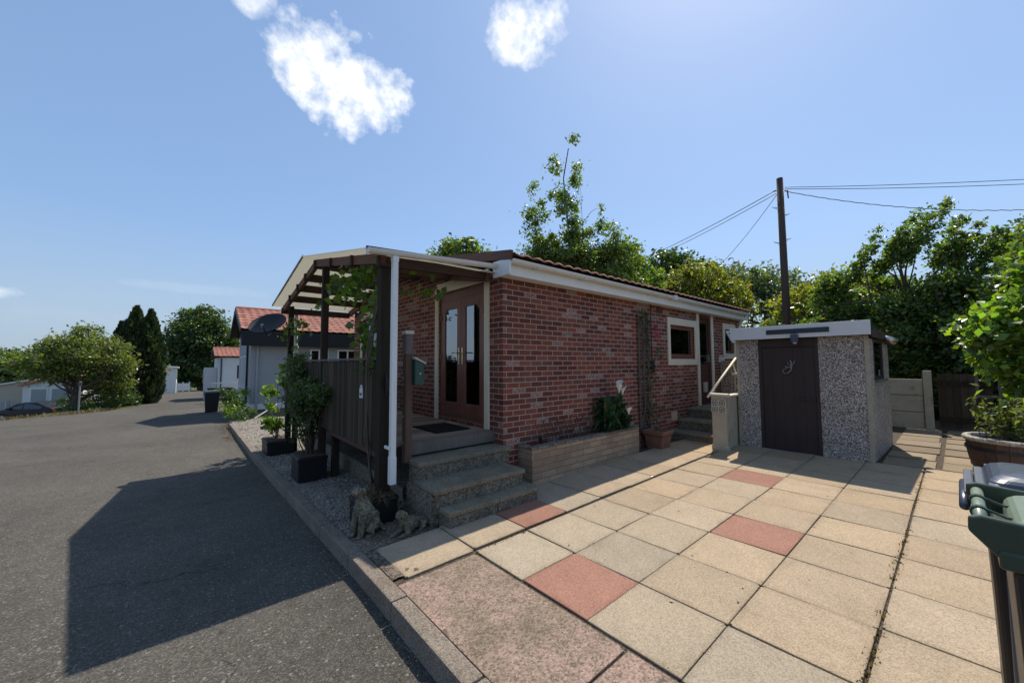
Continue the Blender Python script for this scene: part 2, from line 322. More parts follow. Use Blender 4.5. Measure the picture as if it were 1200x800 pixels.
MT['cedar'] = weathered('barrel_oak', (.085, .055, .040), .85, .35, 5, 40, .4, stretch=(1, 1, .08), tint=True)
MT['rim'] = speckle('weathered_rim', [(.1, (.20, .17, .13)), (.5, (.36, .32, .26)), (.95, (.55, .51, .45))], cell=45, bmp=.8)
MT['field'] = speckle('grassy_ground', [(.1, (.045, .055, .020)), (.5, (.085, .095, .035)), (.95, (.19, .165, .085))], cell=9, patch=[(.3, (.7, .7, .6)), (.7, (1.2, 1.15, 1.1))], patch_scale=.25, bmp=.5)
for k, c, t in [('leaf_mid', (.115, .160, .048), .45), ('leaf_dark', (.060, .095, .034), .40), ('leaf_yellow', (.165, .165, .040), .45), ('leaf_bright', (.120, .180, .034), .5),
             ('leaf_olive', (.135, .158, .052), .42), ('leaf_conifer', (.034, .052, .020), .2), ('leaf_vine', (.075, .125, .028), .48), ('leaf_lily', (.030, .075, .030), .3),
             ('leaf_shrub', (.070, .105, .036), .40), ('leaf_gold', (.26, .20, .022), .4), ('leaf_dry', (.13, .088, .045), .25), ('leaf_silver', (.125, .155, .095), .38)]:
    MT[k] = leaf_mat(k, c, t)

# ------------------------------------------------------------ mesh helpers
COL = S.collection
class M:
    def __init__(s): s.v = []; s.f = []; s.t = []
    def add(s, vs, fs, tint=1.0):
        n = len(s.v); s.v += [tuple(v) for v in vs]; s.f += [tuple(i+n for i in f) for f in fs]
        tt = tint if isinstance(tint, tuple) else (tint,)*3
        s.t += [tt]*len(vs); return s
    def box(s, x0, y0, z0, x1, y1, z1, tint=1.0, mat=None):
        vs = [Vector(p) for p in ((x0, y0, z0), (x1, y0, z0), (x1, y1, z0), (x0, y1, z0), (x0, y0, z1), (x1, y0, z1), (x1, y1, z1), (x0, y1, z1))]
        if mat is not None: vs = [mat @ v for v in vs]
        return s.add(vs, [(0, 3, 2, 1), (4, 5, 6, 7), (0, 1, 5, 4), (1, 2, 6, 5), (2, 3, 7, 6), (3, 0, 4, 7)], tint)
    def bar(s, a, b, w, h, upv=(0, 0, 1), tint=1.0):
        a = Vector(a); b = Vector(b); d = (b-a); ln = d.length; d = d.normalized(); u = Vector(upv)
        if abs(d.dot(u)) > .98: u = Vector((1, 0, 0))
        r = d.cross(u).normalized(); u = r.cross(d)
        m = Matrix(((r.x, d.x, u.x, a.x), (r.y, d.y, u.y, a.y), (r.z, d.z, u.z, a.z), (0, 0, 0, 1)))
        return s.box(-w/2, 0, -h/2, w/2, ln, h/2, tint, m)
    def tube(s, pts, rad, n=8, cap=True, tint=1.0):
        pts = [Vector(p) for p in pts]
        if isinstance(rad, (int, float)): rad = [rad]*len(pts)
        vs = []; fs = []; prev = None
        for i, p in enumerate(pts):
            d = (pts[min(i+1, len(pts)-1)] - pts[max(i-1, 0)]).normalized()
            if prev is None:
                a = Vector((0, 0, 1)) if abs(d.z) < .9 else Vector((1, 0, 0)); x = d.cross(a).normalized()
            else:
                x = (prev - d*prev.dot(d)).normalized()
            prev = x; y = d.cross(x)
            for k in range(n):
                a = 2*PI*k/n; vs.append(p + (x*math.cos(a) + y*math.sin(a))*rad[i])
        for i in range(len(pts)-1):
            for k in range(n):
                fs.append((i*n+k, i*n+(k+1) % n, (i+1)*n+(k+1) % n, (i+1)*n+k))
        if cap: fs.append(tuple(range(n-1, -1, -1))); fs.append(tuple((len(pts)-1)*n+k for k in range(n)))
        return s.add(vs, fs, tint)
    def lathe(s, c, prof, n=24, cap=True, tint=1.0, mat=None):
        vs = []; fs = []
        for r, z in prof:
            for k in range(n):
                a = 2*PI*k/n; p = Vector((r*math.cos(a), r*math.sin(a), z))
                vs.append((mat @ p if mat is not None else p) + Vector(c))
        for i in range(len(prof)-1):
            for k in range(n): fs.append((i*n+k, i*n+(k+1) % n, (i+1)*n+(k+1) % n, (i+1)*n+k))
        if cap: fs.append(tuple(range(n-1, -1, -1))); fs.append(tuple((len(prof)-1)*n+k for k in range(n)))
        return s.add(vs, fs, tint)
    def prism(s, poly, d0, d1, fn, tint=1.0):
        """poly of (a,b); fn(a,b,d)->point"""
        n = len(poly); vs = [fn(a, b, d0) for a, b in poly] + [fn(a, b, d1) for a, b in poly]
        fs = [tuple(range(n-1, -1, -1)), tuple(range(n, 2*n))] + [(i, (i+1) % n, n+(i+1) % n, n+i) for i in range(n)]
        return s.add(vs, fs, tint)
    def build(s, name, mat, parent=None, bevel=0, smooth=False, seg=2):
        me = bpy.data.meshes.new(name)
        loc = Vector(parent_loc(parent)) if parent is not None else base_of(s.v)
        me.from_pydata([tuple(Vector(v)-loc) for v in s.v], [], s.f)
        ca = me.color_attributes.new('tint', 'FLOAT_COLOR', 'POINT')
        ca.data.foreach_set('color', np.array([(*t, 1) for t in s.t], dtype=np.float32).ravel())
        bm = bmesh.new(); bm.from_mesh(me)
        bmesh.ops.recalc_face_normals(bm, faces=bm.faces)
        if bevel:
            es = [e for e in bm.edges if len(e.link_faces) == 2 and e.calc_face_angle(0) > .6]
            bmesh.ops.bevel(bm, geom=es, offset=bevel, segments=seg, affect='EDGES', profile=.6)
        uvl = bm.loops.layers.uv.new('UVMap')
        for f in bm.faces:
            n = f.normal; ax = max(range(3), key=lambda i: abs(n[i]))
            f.smooth = smooth
            for lp in f.loops:
                p = lp.vert.co + loc
                lp[uvl].uv = (p.x, p.y) if ax == 2 else ((p.y, p.z) if ax == 0 else (p.x, p.z))
        bm.to_mesh(me); bm.free()
        me.materials.append(mat if not isinstance(mat, str) else MT[mat])
        o = bpy.data.objects.new(name, me); COL.objects.link(o)
        if parent is not None: o.parent = parent
        else: o.location = loc
        if smooth and bevel == 0: pass
        return o
def base_of(vs):
    a = np.array(vs); return Vector(((a[:, 0].min()+a[:, 0].max())/2, (a[:, 1].min()+a[:, 1].max())/2, a[:, 2].min()))
def parent_loc(p):
    l = Vector((0, 0, 0))
    while p is not None: l = l + Vector(p.location); p = p.parent
    return l
def tag(o, label=None, cat=None, group=None, kind=None):
    if label: o['label'] = label
    if cat: o['category'] = cat
    if group: o['group'] = group
    if kind: o['kind'] = kind
    return o
def thing(name, label, cat, loc, group=None):
    o = bpy.data.objects.new(name, None); COL.objects.link(o); o.location = loc; o.empty_display_size = .1
    return tag(o, label, cat, group)
def struct(o): o['kind'] = 'structure'; return o
def copy_tree(o, parent=None):
    c = o.copy(); COL.objects.link(c)
    if parent is not None: c.parent = parent
    for ch in list(o.children): copy_tree(ch, c)
    return c

def leaves(name, P, size, mat, parent, rng, aspect=.55, tint=(.65, 1.35), up_bias=.3, dirs=None, fold=.18, hue=.12):
    """N folded leaf blades as one mesh (foliage of one plant)"""
    P = np.asarray(P, dtype=np.float64); n = len(P)
    loc = np.array(parent_loc(parent))
    sz = size*rng.uniform(.45, 1.5, n)
    a = rng.normal(size=(n, 3)) if dirs is None else dirs + rng.normal(size=(n, 3))*.25
    a /= np.linalg.norm(a, axis=1)[:, None]
    nn = rng.normal(size=(n, 3)); nn[:, 2] += up_bias*2
    b = np.cross(nn, a); b /= (np.linalg.norm(b, axis=1)[:, None]+1e-9); nn = np.cross(a, b)
    L_ = sz[:, None]*.5; W_ = L_*aspect
    v = np.empty((n, 4, 3))
    v[:, 0] = P - a*L_; v[:, 1] = P + b*W_ + nn*L_*fold - a*L_*.1; v[:, 2] = P + a*L_; v[:, 3] = P - b*W_ + nn*L_*fold - a*L_*.1
    v -= loc
    me = bpy.data.meshes.new(name)
    me.vertices.add(n*4); me.vertices.foreach_set('co', v.ravel())
    idx = np.arange(n)*4
    tri = np.stack([idx, idx+1, idx+2, idx, idx+2, idx+3], 1).ravel()
    me.loops.add(n*6); me.loops.foreach_set('vertex_index', tri.astype(np.int32))
    me.polygons.add(n*2); me.polygons.foreach_set('loop_start', (np.arange(n*2)*3).astype(np.int32))
    try: me.polygons.foreach_set('loop_total', np.full(n*2, 3, dtype=np.int32))
    except Exception: pass
    me.update(calc_edges=True); me.validate()
    t = rng.uniform(tint[0], tint[1], n); h = rng.normal(0, hue, n)
    c = np.ones((n, 4)); c[:, 0] = t*(1+h); c[:, 1] = t; c[:, 2] = t*(1-h*.5)
    ca = me.color_attributes.new('tint', 'FLOAT_COLOR', 'POINT')
    ca.data.foreach_set('color', np.repeat(np.clip(c, .05, 3), 4, axis=0).astype(np.float32).ravel())
    me.materials.append(MT[mat] if isinstance(mat, str) else mat)
    o = bpy.data.objects.new(name, me); COL.objects.link(o); o.parent = parent
    return o
def crown_points(blobs, rng, cl_r, per, shell=.55):
    """blobs: (x,y,z,rx,ry,rz,clusters). Returns leaf positions and cluster centres"""
    pts = []; cen = []
    for (x, y, z, rx, ry, rz, k) in blobs:
        d = rng.normal(size=(k, 3)); d /= np.linalg.norm(d, axis=1)[:, None]
        r = rng.uniform(0, 1, k)**(1/3.0); r = shell*1 + (1-shell)*r if False else np.where(rng.random(k) < shell, rng.uniform(.78, 1.08, k), r*.8)
        c = np.array((x, y, z)) + d*r[:, None]*np.array((rx, ry, rz))
        cen.append(c)
        rad = cl_r*rng.uniform(.5, 1.4, k)*(min(1, max(.42, rx/.45)) if cl_r > .2 else 1)
        n = np.maximum(3, (per*rng.uniform(.5, 1.5, k)*(min(1, max(.16, (rx/.5)**1.5)) if cl_r > .2 else 1)).astype(int))
        for i in range(k):
            pts.append(c[i] + rng.normal(size=(n[i], 3))*rad[i]*np.array((.6, .6, .42)))
    return np.concatenate(pts), np.concatenate(cen)
def limb(m, a, b, r0, r1, rng, bend=.12, n=6, seg=6):
    a = np.array(a, float); b = np.array(b, float); d = b-a; ln = np.linalg.norm(d)
    off = rng.normal(size=3)*ln*bend
    pts = []; rad = []
    for i in range(n+1):
        t = i/n; pts.append(a + d*t + off*math.sin(PI*t) + rng.normal(size=3)*ln*.012); rad.append(r0+(r1-r0)*t)
    m.tube(pts, rad, seg)
    return pts
def tree(name, label, cat, base, top, r, blobs, mat, seed, size=.16, cl_r=.45, per=26, limbs=24, group=None, shell=.6, tint=(.6, 1.4), aspect=.55, hue=.12, up_bias=.3):
    rng = np.random.default_rng(seed)
    t = thing(name, label, cat, base, group)
    P, C = crown_points(blobs, rng, cl_r, per, shell)
    m = M(); trunk = limb(m, base, top, r, r*.35, rng, .03, 9, 9)
    pick = rng.choice(len(C), min(limbs, len(C)), replace=False)
    for i in pick:
        c = C[i]; hts = [p[2] for p in trunk]
        cand = [p for p in trunk[2:] if p[2] < c[2]+.1]
        s = cand[-1] if len(cand) and rng.random() < .5 else (cand[rng.integers(len(cand))] if cand else trunk[3])
        limb(m, s, c, r*.30, r*.05, rng, .10, 5, 5)
    m.build('trunk', 'bark', t, smooth=True)
    leaves('crown', P, size, mat, t, rng, aspect, tint, up_bias=up_bias, hue=hue)
    return t

def wall(m, axis, c, u0, u1, z0, z1, holes, thick):
    """wall face on plane axis=c with rectangular openings and reveals; thick signed, pointing inward"""
    us = sorted({u0, u1, *[h[0] for h in holes], *[h[1] for h in holes]}); zs = sorted({z0, z1, *[h[2] for h in holes], *[h[3] for h in holes]})
    P = (lambda u, z, d: (c+d, u, z)) if axis == 'X' else (lambda u, z, d: (u, c+d, z))
    for a, b in zip(us, us[1:]):
        for p, q in zip(zs, zs[1:]):
            mu, mz = (a+b)/2, (p+q)/2
            if any(h[0] < mu < h[1] and h[2] < mz < h[3] for h in holes): continue
            m.add([P(a, p, 0), P(b, p, 0), P(b, q, 0), P(a, q, 0)], [(0, 1, 2, 3)])
    for (a, b, p, q) in holes:
        for (e, f) in (((a, p), (b, p)), ((b, p), (b, q)), ((b, q), (a, q)), ((a, q), (a, p))):
            m.add([P(*e, 0), P(*f, 0), P(*f, thick), P(*e, thick)], [(0, 1, 2, 3)])
    return m
def frame(m, axis, c0, c1, u0, u1, z0, z1, w, wt=None, wb=None):
    """rectangular ring of width w between depths c0 and c1"""
    wt = w if wt is None else wt; wb = w if wb is None else wb
    def bx(a, b, p, q):
        if axis == 'X': m.box(min(c0, c1), a, p, max(c0, c1), b, q)
        else: m.box(a, min(c0, c1), p, b, max(c0, c1), q)
    bx(u0, u0+w, z0, z1); bx(u1-w, u1, z0, z1); bx(u0+w, u1-w, z1-wt, z1)
    if wb: bx(u0+w, u1-w, z0, z0+wb)
    return m
def text_mesh(txt, size, depth=.002):
    cu = bpy.data.curves.new('t', 'FONT'); cu.body = txt; cu.size = size; cu.extrude = depth; cu.align_x = 'CENTER'; cu.align_y = 'CENTER'
    o = bpy.data.objects.new('t', cu); COL.objects.link(o)
    dg = bpy.context.evaluated_depsgraph_get(); dg.update()
    me = o.evaluated_get(dg).to_mesh(); vs = [tuple(v.co) for v in me.vertices]; fs = [tuple(p.vertices) for p in me.polygons]
    bpy.data.objects.remove(o); return vs, fs
def skin(verts, edges, radii, sub=2, rough=0, seed=0, root=0):
    me = bpy.data.meshes.new('s'); me.from_pydata(verts, edges, []); o = bpy.data.objects.new('s', me); COL.objects.link(o)
    o.modifiers.new('skin', 'SKIN'); ss = o.modifiers.new('sub', 'SUBSURF'); ss.levels = sub; ss.render_levels = sub
    for i, r in enumerate(radii):
        rr = r if isinstance(r, tuple) else (r, r); me.skin_vertices[0].data[i].radius = rr
    for i in range(len(verts)): me.skin_vertices[0].data[i].use_root = (i == root)
    dg = bpy.context.evaluated_depsgraph_get(); dg.update()
    e = o.evaluated_get(dg).to_mesh(); vs = [tuple(v.co) for v in e.vertices]; fs = [tuple(p.vertices) for p in e.polygons]
    bpy.data.objects.remove(o)
    return vs, fs

# ------------------------------------------------------------ ground levels
def gp(x, y): return .0136*(x-1.944) - .0119*(y-2.777)*-1*-1 if False else .0136*(x-1.944) + .0119*(2.777-y)
def zr(y):
    for a, b, c, d in ((-500, .115, 3, -.115), (3, -.115, 9.5, -.405), (9.5, -.405, 16, -.505), (16, -.505, 900, -27.025)):
        if y <= c: break
    if y < 3: return -.115 + .0119*(3-y)
    return b + (d-b)*(y-a)/(c-a)
def xl(y):
    pts = [(-200, -60), (5, -45), (14, -26), (28, -6.4), (30, -4.1), (32, -2.75), (36, -2.6), (80, -2.6), (900, -2.6)]
    for (a, b), (c, d) in zip(pts, pts[1:]):
        if a <= y <= c: return b + (d-b)*(y-a)/(c-a)
    return -2.6

# ------------------------------------------------------------ setting
rng = np.random.default_rng(3)
# terrain: one sheet to the horizon, lower than everything laid on it
xs = np.unique(np.concatenate([np.linspace(-900, -60, 16), np.linspace(-60, -2, 59), np.linspace(-2, 16, 37), np.linspace(16, 80, 17), np.linspace(80, 900, 14)]))
ys = np.unique(np.concatenate([np.linspace(-300, -10, 12), np.linspace(-10, 90, 101), np.linspace(90, 900, 18)]))
def tz(x, y):
    yy = min(y, 80)
    if x > 1.1:
        b = (gp(min(x, 14), max(min(y, 3.5), -12)) - .10) if y < 4 else max(zr(yy), -2.4) - .06
        if y >= 4: b = b + (max(0, min(1, (x-3)/6)))*(.1 - b)
        return b
    b = zr(yy) - .08; d = xl(y) - x
    if d > -.2: b = b + .07 - min(2.6, .13*max(0, d)) + .06*math.sin(x*1.3+y*.7)
    return b
m = M(); nx, ny = len(xs), len(ys)
m.add([(x, y, tz(x, y)) for y in ys for x in xs], [(j*nx+i, j*nx+i+1, (j+1)*nx+i+1, (j+1)*nx+i) for j in range(ny-1) for i in range(nx-1)])
struct(m.build('ground', 'field', smooth=True))
# asphalt road
m = M(); rows = list(np.linspace(-14, 28, 43)) + list(np.linspace(29, 79, 51)); cols = 9
vs = []
for y in rows:
    a = xl(y); b = 1.13 if y < 15.6 else 1.13+min(.25, (y-15.6)*.1)
    for k in range(cols): vs.append((b + (a-b)*(k/(cols-1))**2.2, y, zr(y) - .022*max(0, 1-max(0, y-15)/8)))
m.add(vs, [(j*cols+i, j*cols+i+1, (j+1)*cols+i+1, (j+1)*cols+i) for j in range(len(rows)-1) for i in range(cols-1)])
struct(m.build('road', 'asphalt', smooth=True))
# kerb stones
m = M(); y = -2.0
while y < 15.4:
    ln = .915; j = rng.uniform(-.004, .004); z0, z1 = zr(y+.006), zr(y+ln-.012)
    vs = [(1.09+j, y, z0-.1), (1.215+j, y, z0-.1), (1.215+j, y, z0+.112), (1.10+j, y, z0+.112),
          (1.09+j, y+ln-.012, z1-.1), (1.215+j, y+ln-.012, z1-.1), (1.215+j, y+ln-.012, z1+.112), (1.10+j, y+ln-.012, z1+.112)]
    m.add(vs, [(0, 1, 2, 3), (7, 6, 5, 4), (0, 4, 5, 1), (1, 5, 6, 2), (2, 6, 7, 3), (3, 7, 4, 0)]); y += ln
struct(m.build('kerb', 'kerb', bevel=.012))
# worn pink concrete apron beside the kerb
rs = np.random.default_rng(17)
def slabz(m, x0, y0, x1, y1, h=.05, dz=0, tint=1.0, skew=0, dirt=True):
    t = np.array(tint if isinstance(tint, tuple) else (tint,)*3, dtype=float)
    U = [0, .022, .075, .22, .40, .60, .78, .925, .978, 1]; n = len(U); rock = rs.normal(size=4)*.0022
    top = []; cols = []
    for j, v in enumerate(U):
        for i, u in enumerate(U):
            x = x0+(x1-x0)*u; y = y0+(y1-y0)*v
            e = min(u, 1-u, v, 1-v); k = 1.0
            if dirt: k = (rs.uniform(.62, .98) if e < .01 else rs.uniform(.80, 1.02) if e < .05 else rs.uniform(.93, 1.03) if e < .1 else rs.uniform(.96, 1.04))
            z = gp(x, y)+dz + rock[0]*(1-u)*(1-v)+rock[1]*u*(1-v)+rock[2]*(1-u)*v+rock[3]*u*v
            if (i in (0, n-1)) and (j in (0, n-1)) and rs.random() < .25: x += (.5-u)*.03; y += (.5-v)*.03
            top.append((x, y, z)); cols.append(tuple(t*k*np.array((1, .985+.015*k, .93+.07*k))))
    n0 = len(m.v); ring = [i for i in range(n)] + [j*n+n-1 for j in range(1, n)] + [(n-1)*n+i for i in range(n-2, -1, -1)] + [j*n for j in range(n-2, 0, -1)]
    low = [(top[i][0], top[i][1], top[i][2]-h) for i in ring]; q = len(ring)
    m.add(top + low, [(j*n+i, j*n+i+1, (j+1)*n+i+1, (j+1)*n+i) for j in range(n-1) for i in range(n-1)] + [(ring[k], n*n+k, n*n+(k+1) % q, ring[(k+1) % q]) for k in range(q)])
    for k, c in enumerate(cols + [tuple(t*.7)]*q): m.t[n0+k] = c
m = M(); slabz(m, 1.222, 1.28, 1.915, 2.745, .08, .0); slabz(m, 1.222, -1.2, 1.915, 1.262, .08, .004)
struct(m.build('pink_concrete_path', 'apron', bevel=.006))
# bed under the slabs
m = M(); m.add([(x, y, gp(x, y)-.014) for y in (-4, 3.45) for x in (1.2, 14)] + [(x, 3.9, gp(x, 3.9)-.011) for x in (1.95, 14)] + [(1.95, 3.45, gp(1.95, 3.45)-.011)], [(0, 1, 3, 2), (6, 3, 5, 4)]); struct(m.build('paving_bed', 'soil'))
m = M(); n = 16; vs = [(1.217+.78*i/n, 2.83+1.16*j/n, (-.006-.056*(j/n)**1.3)+rng.uniform(-.004, .004)) for j in range(n+1) for i in range(n+1)]
m.add(vs, [(j*(n+1)+i, j*(n+1)+i+1, (j+1)*(n+1)+i+1, (j+1)*(n+1)+i) for j in range(n) for i in range(n)]); struct(m.build('worn_ground', 'dirt', smooth=True))
# paving slabs, 0.6 m grid
m = M(); G0x, G0y = 1.944, 2.777
red = {(0, 1), (3, 2), (6, 1), (1, -1)}; E2 = .86
for i in range(0, 10):
    for j in range(-1, 11):
        x0 = G0x + .6*i; y1 = G0y - .6*j
        x1 = x0+.6; y0 = y1-.6
        if j == -1: y0 += .022; y1 = y0 + (.87 if i else .62)
        if j == -1 and 1.9 < x0 < 2.5: y1 = y0 + .62
        if j >= 4:
            x0 += .03*math.sin(j*2.1); x1 = x0+.6; y0 -= .010; y1 -= .010
        g = .0028
        jit = [rng.uniform(-.003, .003) for _ in range(3)]
        if (i, j) in red: t = tuple(np.array((.75, .49, .51))*rng.uniform(.95, 1.05))
        else:
            k = rng.uniform(.84, 1.0); w = rng.uniform(-.035, .035) + .012*(i-3); t = (k*(1+w), k, k*(1-1.2*w))
        dz = .012 if j == -1 else 0
        slabz(m, x0+g+jit[0], y0+g+jit[1], x1-g+jit[0], y1-g+jit[1], .05, dz+jit[2]*.8, t)
slabz(m, 1.31, 2.79, 1.938, 3.40, .05, .005, (.93, .93, .93))
struct(m.build('paving', 'slab', bevel=.003, seg=1))
# crazy path behind the shed
m = M()
for i in range(7):
    for j in range(4):
        x0 = 7.95+.62*i; y0 = -1.55+.6*j
        if y0 > -.2 and x0 < 7.6: continue
        k = rng.uniform(.50, .78); slabz(m, x0+rng.uniform(0, .04), y0+rng.uniform(0, .04), x0+.57, y0+.56, .05, rng.uniform(-.006, .006), (k, k*.98, k*.95))
struct(m.build('garden_path', 'slab', bevel=.004, seg=1))
# gravel bed with loose stones
m = M(); yy = np.linspace(3.94, 17.6, 60); xx = np.linspace(1.216, 3.2, 12)
m.add([(x, y, zr(y)+.088+.012*math.sin(x*7+y*3)*math.sin(y*5-x*4)) for y in yy for x in xx], [(j*12+i, j*12+i+1, (j+1)*12+i+1, (j+1)*12+i) for j in range(59) for i in range(11)])
struct(m.build('gravel_bed', 'gravel', smooth=True))
m = M()
for k in range(5200):
    y = 3.9 + 13.4*rng.random()**1.7; x = rng.uniform(1.23, 2.1) if y < 11 else rng.uniform(1.23, 3.1)
    r = rng.uniform(.006, .016)*(1+.03*y); z = zr(y)+.092+.012*math.sin(x*7+y*3)*math.sin(y*5-x*4)
    c = rng.uniform(.55, 1.5); q = Matrix.Rotation(rng.uniform(0, 6), 3, 'Z') @ Matrix.Rotation(rng.uniform(0, 6), 3, 'X')
    vs = [Vector((x, y, z)) + q @ Vector(p)*r*rng.uniform(.7, 1.2) for p in ((1.2, 0, 0), (-1.2, 0, 0), (0, 1, 0), (0, -1, 0), (0, 0, .7), (0, 0, -.7))]
    m.add(vs, [(0, 2, 4), (2, 1, 4), (1, 3, 4), (3, 0, 4), (2, 0, 5), (1, 2, 5), (3, 1, 5), (0, 3, 5)], (c, c*.98, c*.94))
tag(m.build('gravel', 'stone'), kind='stuff')

# ------------------------------------------------------------ brick park home
XG, YW, XE, YF = 3.20, 3.95, 11.67, 10.0
EZ = 2.84
house = thing('brick_bungalow', 'red brick single storey park home with terracotta roof and cream window surrounds', 'bungalow', (7.4, 6.9, -.3))
win1 = (7.75, 8.92, 1.69, 2.43); door1 = (9.14, 9.82, .62, 2.72); win2 = (10.66, 11.3, 1.84, 2.49)
pdoor = (4.34, 5.66, .75, 2.80); gwin = (7.9, 9.35, 1.50, 2.68)
m = M()
wall(m, 'Y', YW, XG, XE, -.3, EZ+.1, [win1, door1, win2], .12)
wall(m, 'X', XG, YW, YF, -.5, EZ, [pdoor, gwin], .12)
RZ = 3.50; YR = 7.0
m.add([(XG, YW, EZ), (XG, YR, RZ-.05), (XG, YF, EZ)], [(0, 1, 2)])
m.add([(XE, YW, -.3), (XE, YF, -.3), (XE, YF, EZ), (XE, YR, RZ-.05), (XE, YW, EZ)], [(0, 1, 2, 3, 4)])
m.add([(XG, YF, -.5), (XE, YF, -.5), (XE, YF, EZ+.1), (XG, YF, EZ+.1)], [(0, 1, 2, 3)])
w_ = m.build('wall', 'brick', house)
m = M(); x0, x1, y0, y1, z0, z1 = XG+.13, XE-.02, YW+.13, YF-.02, .62, 2.80
m.add([(x0, y0, z0), (x1, y0, z0), (x1, y1, z0), (x0, y1, z0)], [(0, 1, 2, 3)]); m.add([(x0, y0, z1), (x1, y0, z1), (x1, y1, z1), (x0, y1, z1)], [(0, 1, 2, 3)])
m.add([(x0+4.2, y0, z0), (x0+4.2, y1, z0), (x0+4.2, y1, z1), (x0+4.2, y0, z1)], [(0, 1, 2, 3)]); m.add([(x0, y0+3.2, z0), (x1, y0+3.2, z0), (x1, y0+3.2, z1), (x0, y0+3.2, z1)], [(0, 1, 2, 3)])
m.build('interior', 'room', house)
# pantile roof
def pantiles(x0, x1, ye, yr, ze, zr_, per=.21, amp=.022, row=.34, sgn=1):
    m = M(); nx = max(2, int((x1-x0)/per*6)); ln = math.hypot(yr-ye, zr_-ze); nr = max(1, int(ln/row))
    g = np.random.default_rng(int(abs(x0*100)))
    tn = g.uniform(.78, 1.18, size=(nr+1, int((x1-x0)/per)+2))
    for r in range(nr):
        t0, t1 = r/nr, (r+1)/nr*1.0
        vs = []; tt = []
        for k, t in enumerate((t0-.006, t1)):
            for i in range(nx+1):
                x = x0+(x1-x0)*i/nx; ph = 2*PI*(x-x0)/per
                vs.append((x, ye+(yr-ye)*t, ze+(zr_-ze)*t + amp*(.5+.5*math.cos(ph)) + (.028 if k == 0 else .004)))
        vs2 = [(v[0], v[1], v[2]-.022) for v in vs[:nx+1]]
        n0 = len(m.v)
        m.add(vs + vs2, [(i, i+1, nx+2+i, nx+1+i) for i in range(nx)] + [(2*nx+2+i, 2*nx+3+i, i+1, i) for i in range(nx)])
        for k in range(2*nx+2+nx+1):
            i = k % (nx+1); c = tn[r, int((vs + vs2)[k][0]/per - x0/per)]
            m.t[n0+k] = (c, c*.97, c*.95)
    return m
roof = pantiles(3.16, 11.75, 3.66, YR, 3.0, RZ+.09).build('roof', 'tile', house, smooth=True)
m = M(); m.add([(3.16, YR, RZ+.10), (11.75, YR, RZ+.10), (11.75, YF+.2, 2.98), (3.16, YF+.2, 2.98)], [(0, 1, 2, 3)]); m.build('rear_roof', 'tile', house)
m = M(); m.tube([(3.14, YR, RZ+.10), (11.78, YR, RZ+.10)], .09, 10); m.build('ridge_tile', 'tile', roof, smooth=True)
# dark red barge boards on the gable
m = M(); m.bar((3.13, 3.68, 3.015), (3.13, YR, RZ+.075), .05, .13, tint=1); m.bar((3.13, YF+.2, 2.95), (3.13, YR, RZ+.075), .05, .13)
m.build('barge_board', 'redwood', house, bevel=.006)
# fascia and gutter along the long side
m = M(); m.box(3.14, 3.765, 2.775, XE+.02, 3.79, 2.975); m.box(3.14, 3.79, 2.775, XE+.02, 3.945, 2.795); m.box(3.11, 3.70, 2.77, 3.14, 4.05, 2.985); m.box(XE+.02, 3.70, 2.77, XE+.05, 4.05, 2.985)
m.build('fascia', 'white', house, bevel=.003)
def gutter(m, a, b, r=.056, n=8):
    a = Vector(a); b = Vector(b); d = (b-a).normalized(); s = Vector((-d.y, d.x, 0)).normalized()
    vs = []; fs = []
    for p in (a, b):
        for k in range(n+1):
            t = PI*k/n; vs.append(p + s*r*math.cos(t) - Vector((0, 0, 1))*r*math.sin(t))
        for k in range(n, -1, -1):
            t = PI*k/n; vs.append(p + s*(r-.006)*math.cos(t) - Vector((0, 0, 1))*(r-.006)*math.sin(t))
    q = 2*(n+1)
    for k in range(q): fs.append((k, (k+1) % q, q+(k+1) % q, q+k))
    fs.append(tuple(range(n+1))) ; fs.append(tuple(q+k for k in range(n, -1, -1)))
    m.add(vs, fs)
m = M(); gutter(m, (3.14, 3.70, 2.965), (XE+.05, 3.70, 2.945))
for x in np.arange(3.6, 11.6, 1.0): m.box(x-.012, 3.635, 2.90, x+.012, 3.765, 2.912)
m.box(7.42, 3.636, 2.886, 7.54, 3.764, 2.975)
m.build('gutter', 'white2', house)
m = M(); m.tube([(XE-.03, 3.71, 2.9), (XE-.03, 3.86, 2.72), (XE-.03, 3.90, 2.6), (XE-.03, 3.90, .1)], .034, 10); m.build('downpipe', 'white2', house, smooth=True)
# windows on the long side
def casement(axis, c, inward, u0, u1, z0, z1, trim, fw_, parent, sur=(.10, .10, .10), fm='mahog', open_top=None):
    s = inward
    f = M(); frame(f, axis, c+.03*s, c+.10*s, u0, u1, z0, z1, fw_, fw_, fw_*1.3)
    wi = f.build('window', fm, parent, bevel=.004)
    g = M()
    if axis == 'X': g.box(c+.058*s-.004, u0+fw_, z0+fw_*1.3, c+.058*s+.004, u1-fw_, z1-fw_)
    else: g.box(u0+fw_, c+.058*s-.004, z0+fw_*1.3, u1-fw_, c+.058*s+.004, z1-fw_)
    g.build('pane', 'glass_dark', wi)
    if trim:
        f = M(); frame(f, axis, c-.028*s, c-.002*s, u0-sur[0], u1+sur[1], z0-.13, z1+.15, sur[0]+.004, .154, .134); f.build('surround', trim, wi, bevel=.004)
    return wi
casement('Y', YW, 1, *win1, 'trim', .085, house)
w2 = casement('Y', YW, 1, *win2, 'trim', .06, house, sur=(.10, .10))
f = M(); mt = Matrix.Translation((0, YW-.02, 2.44)) @ Matrix.Rotation(-.5, 4, 'X')
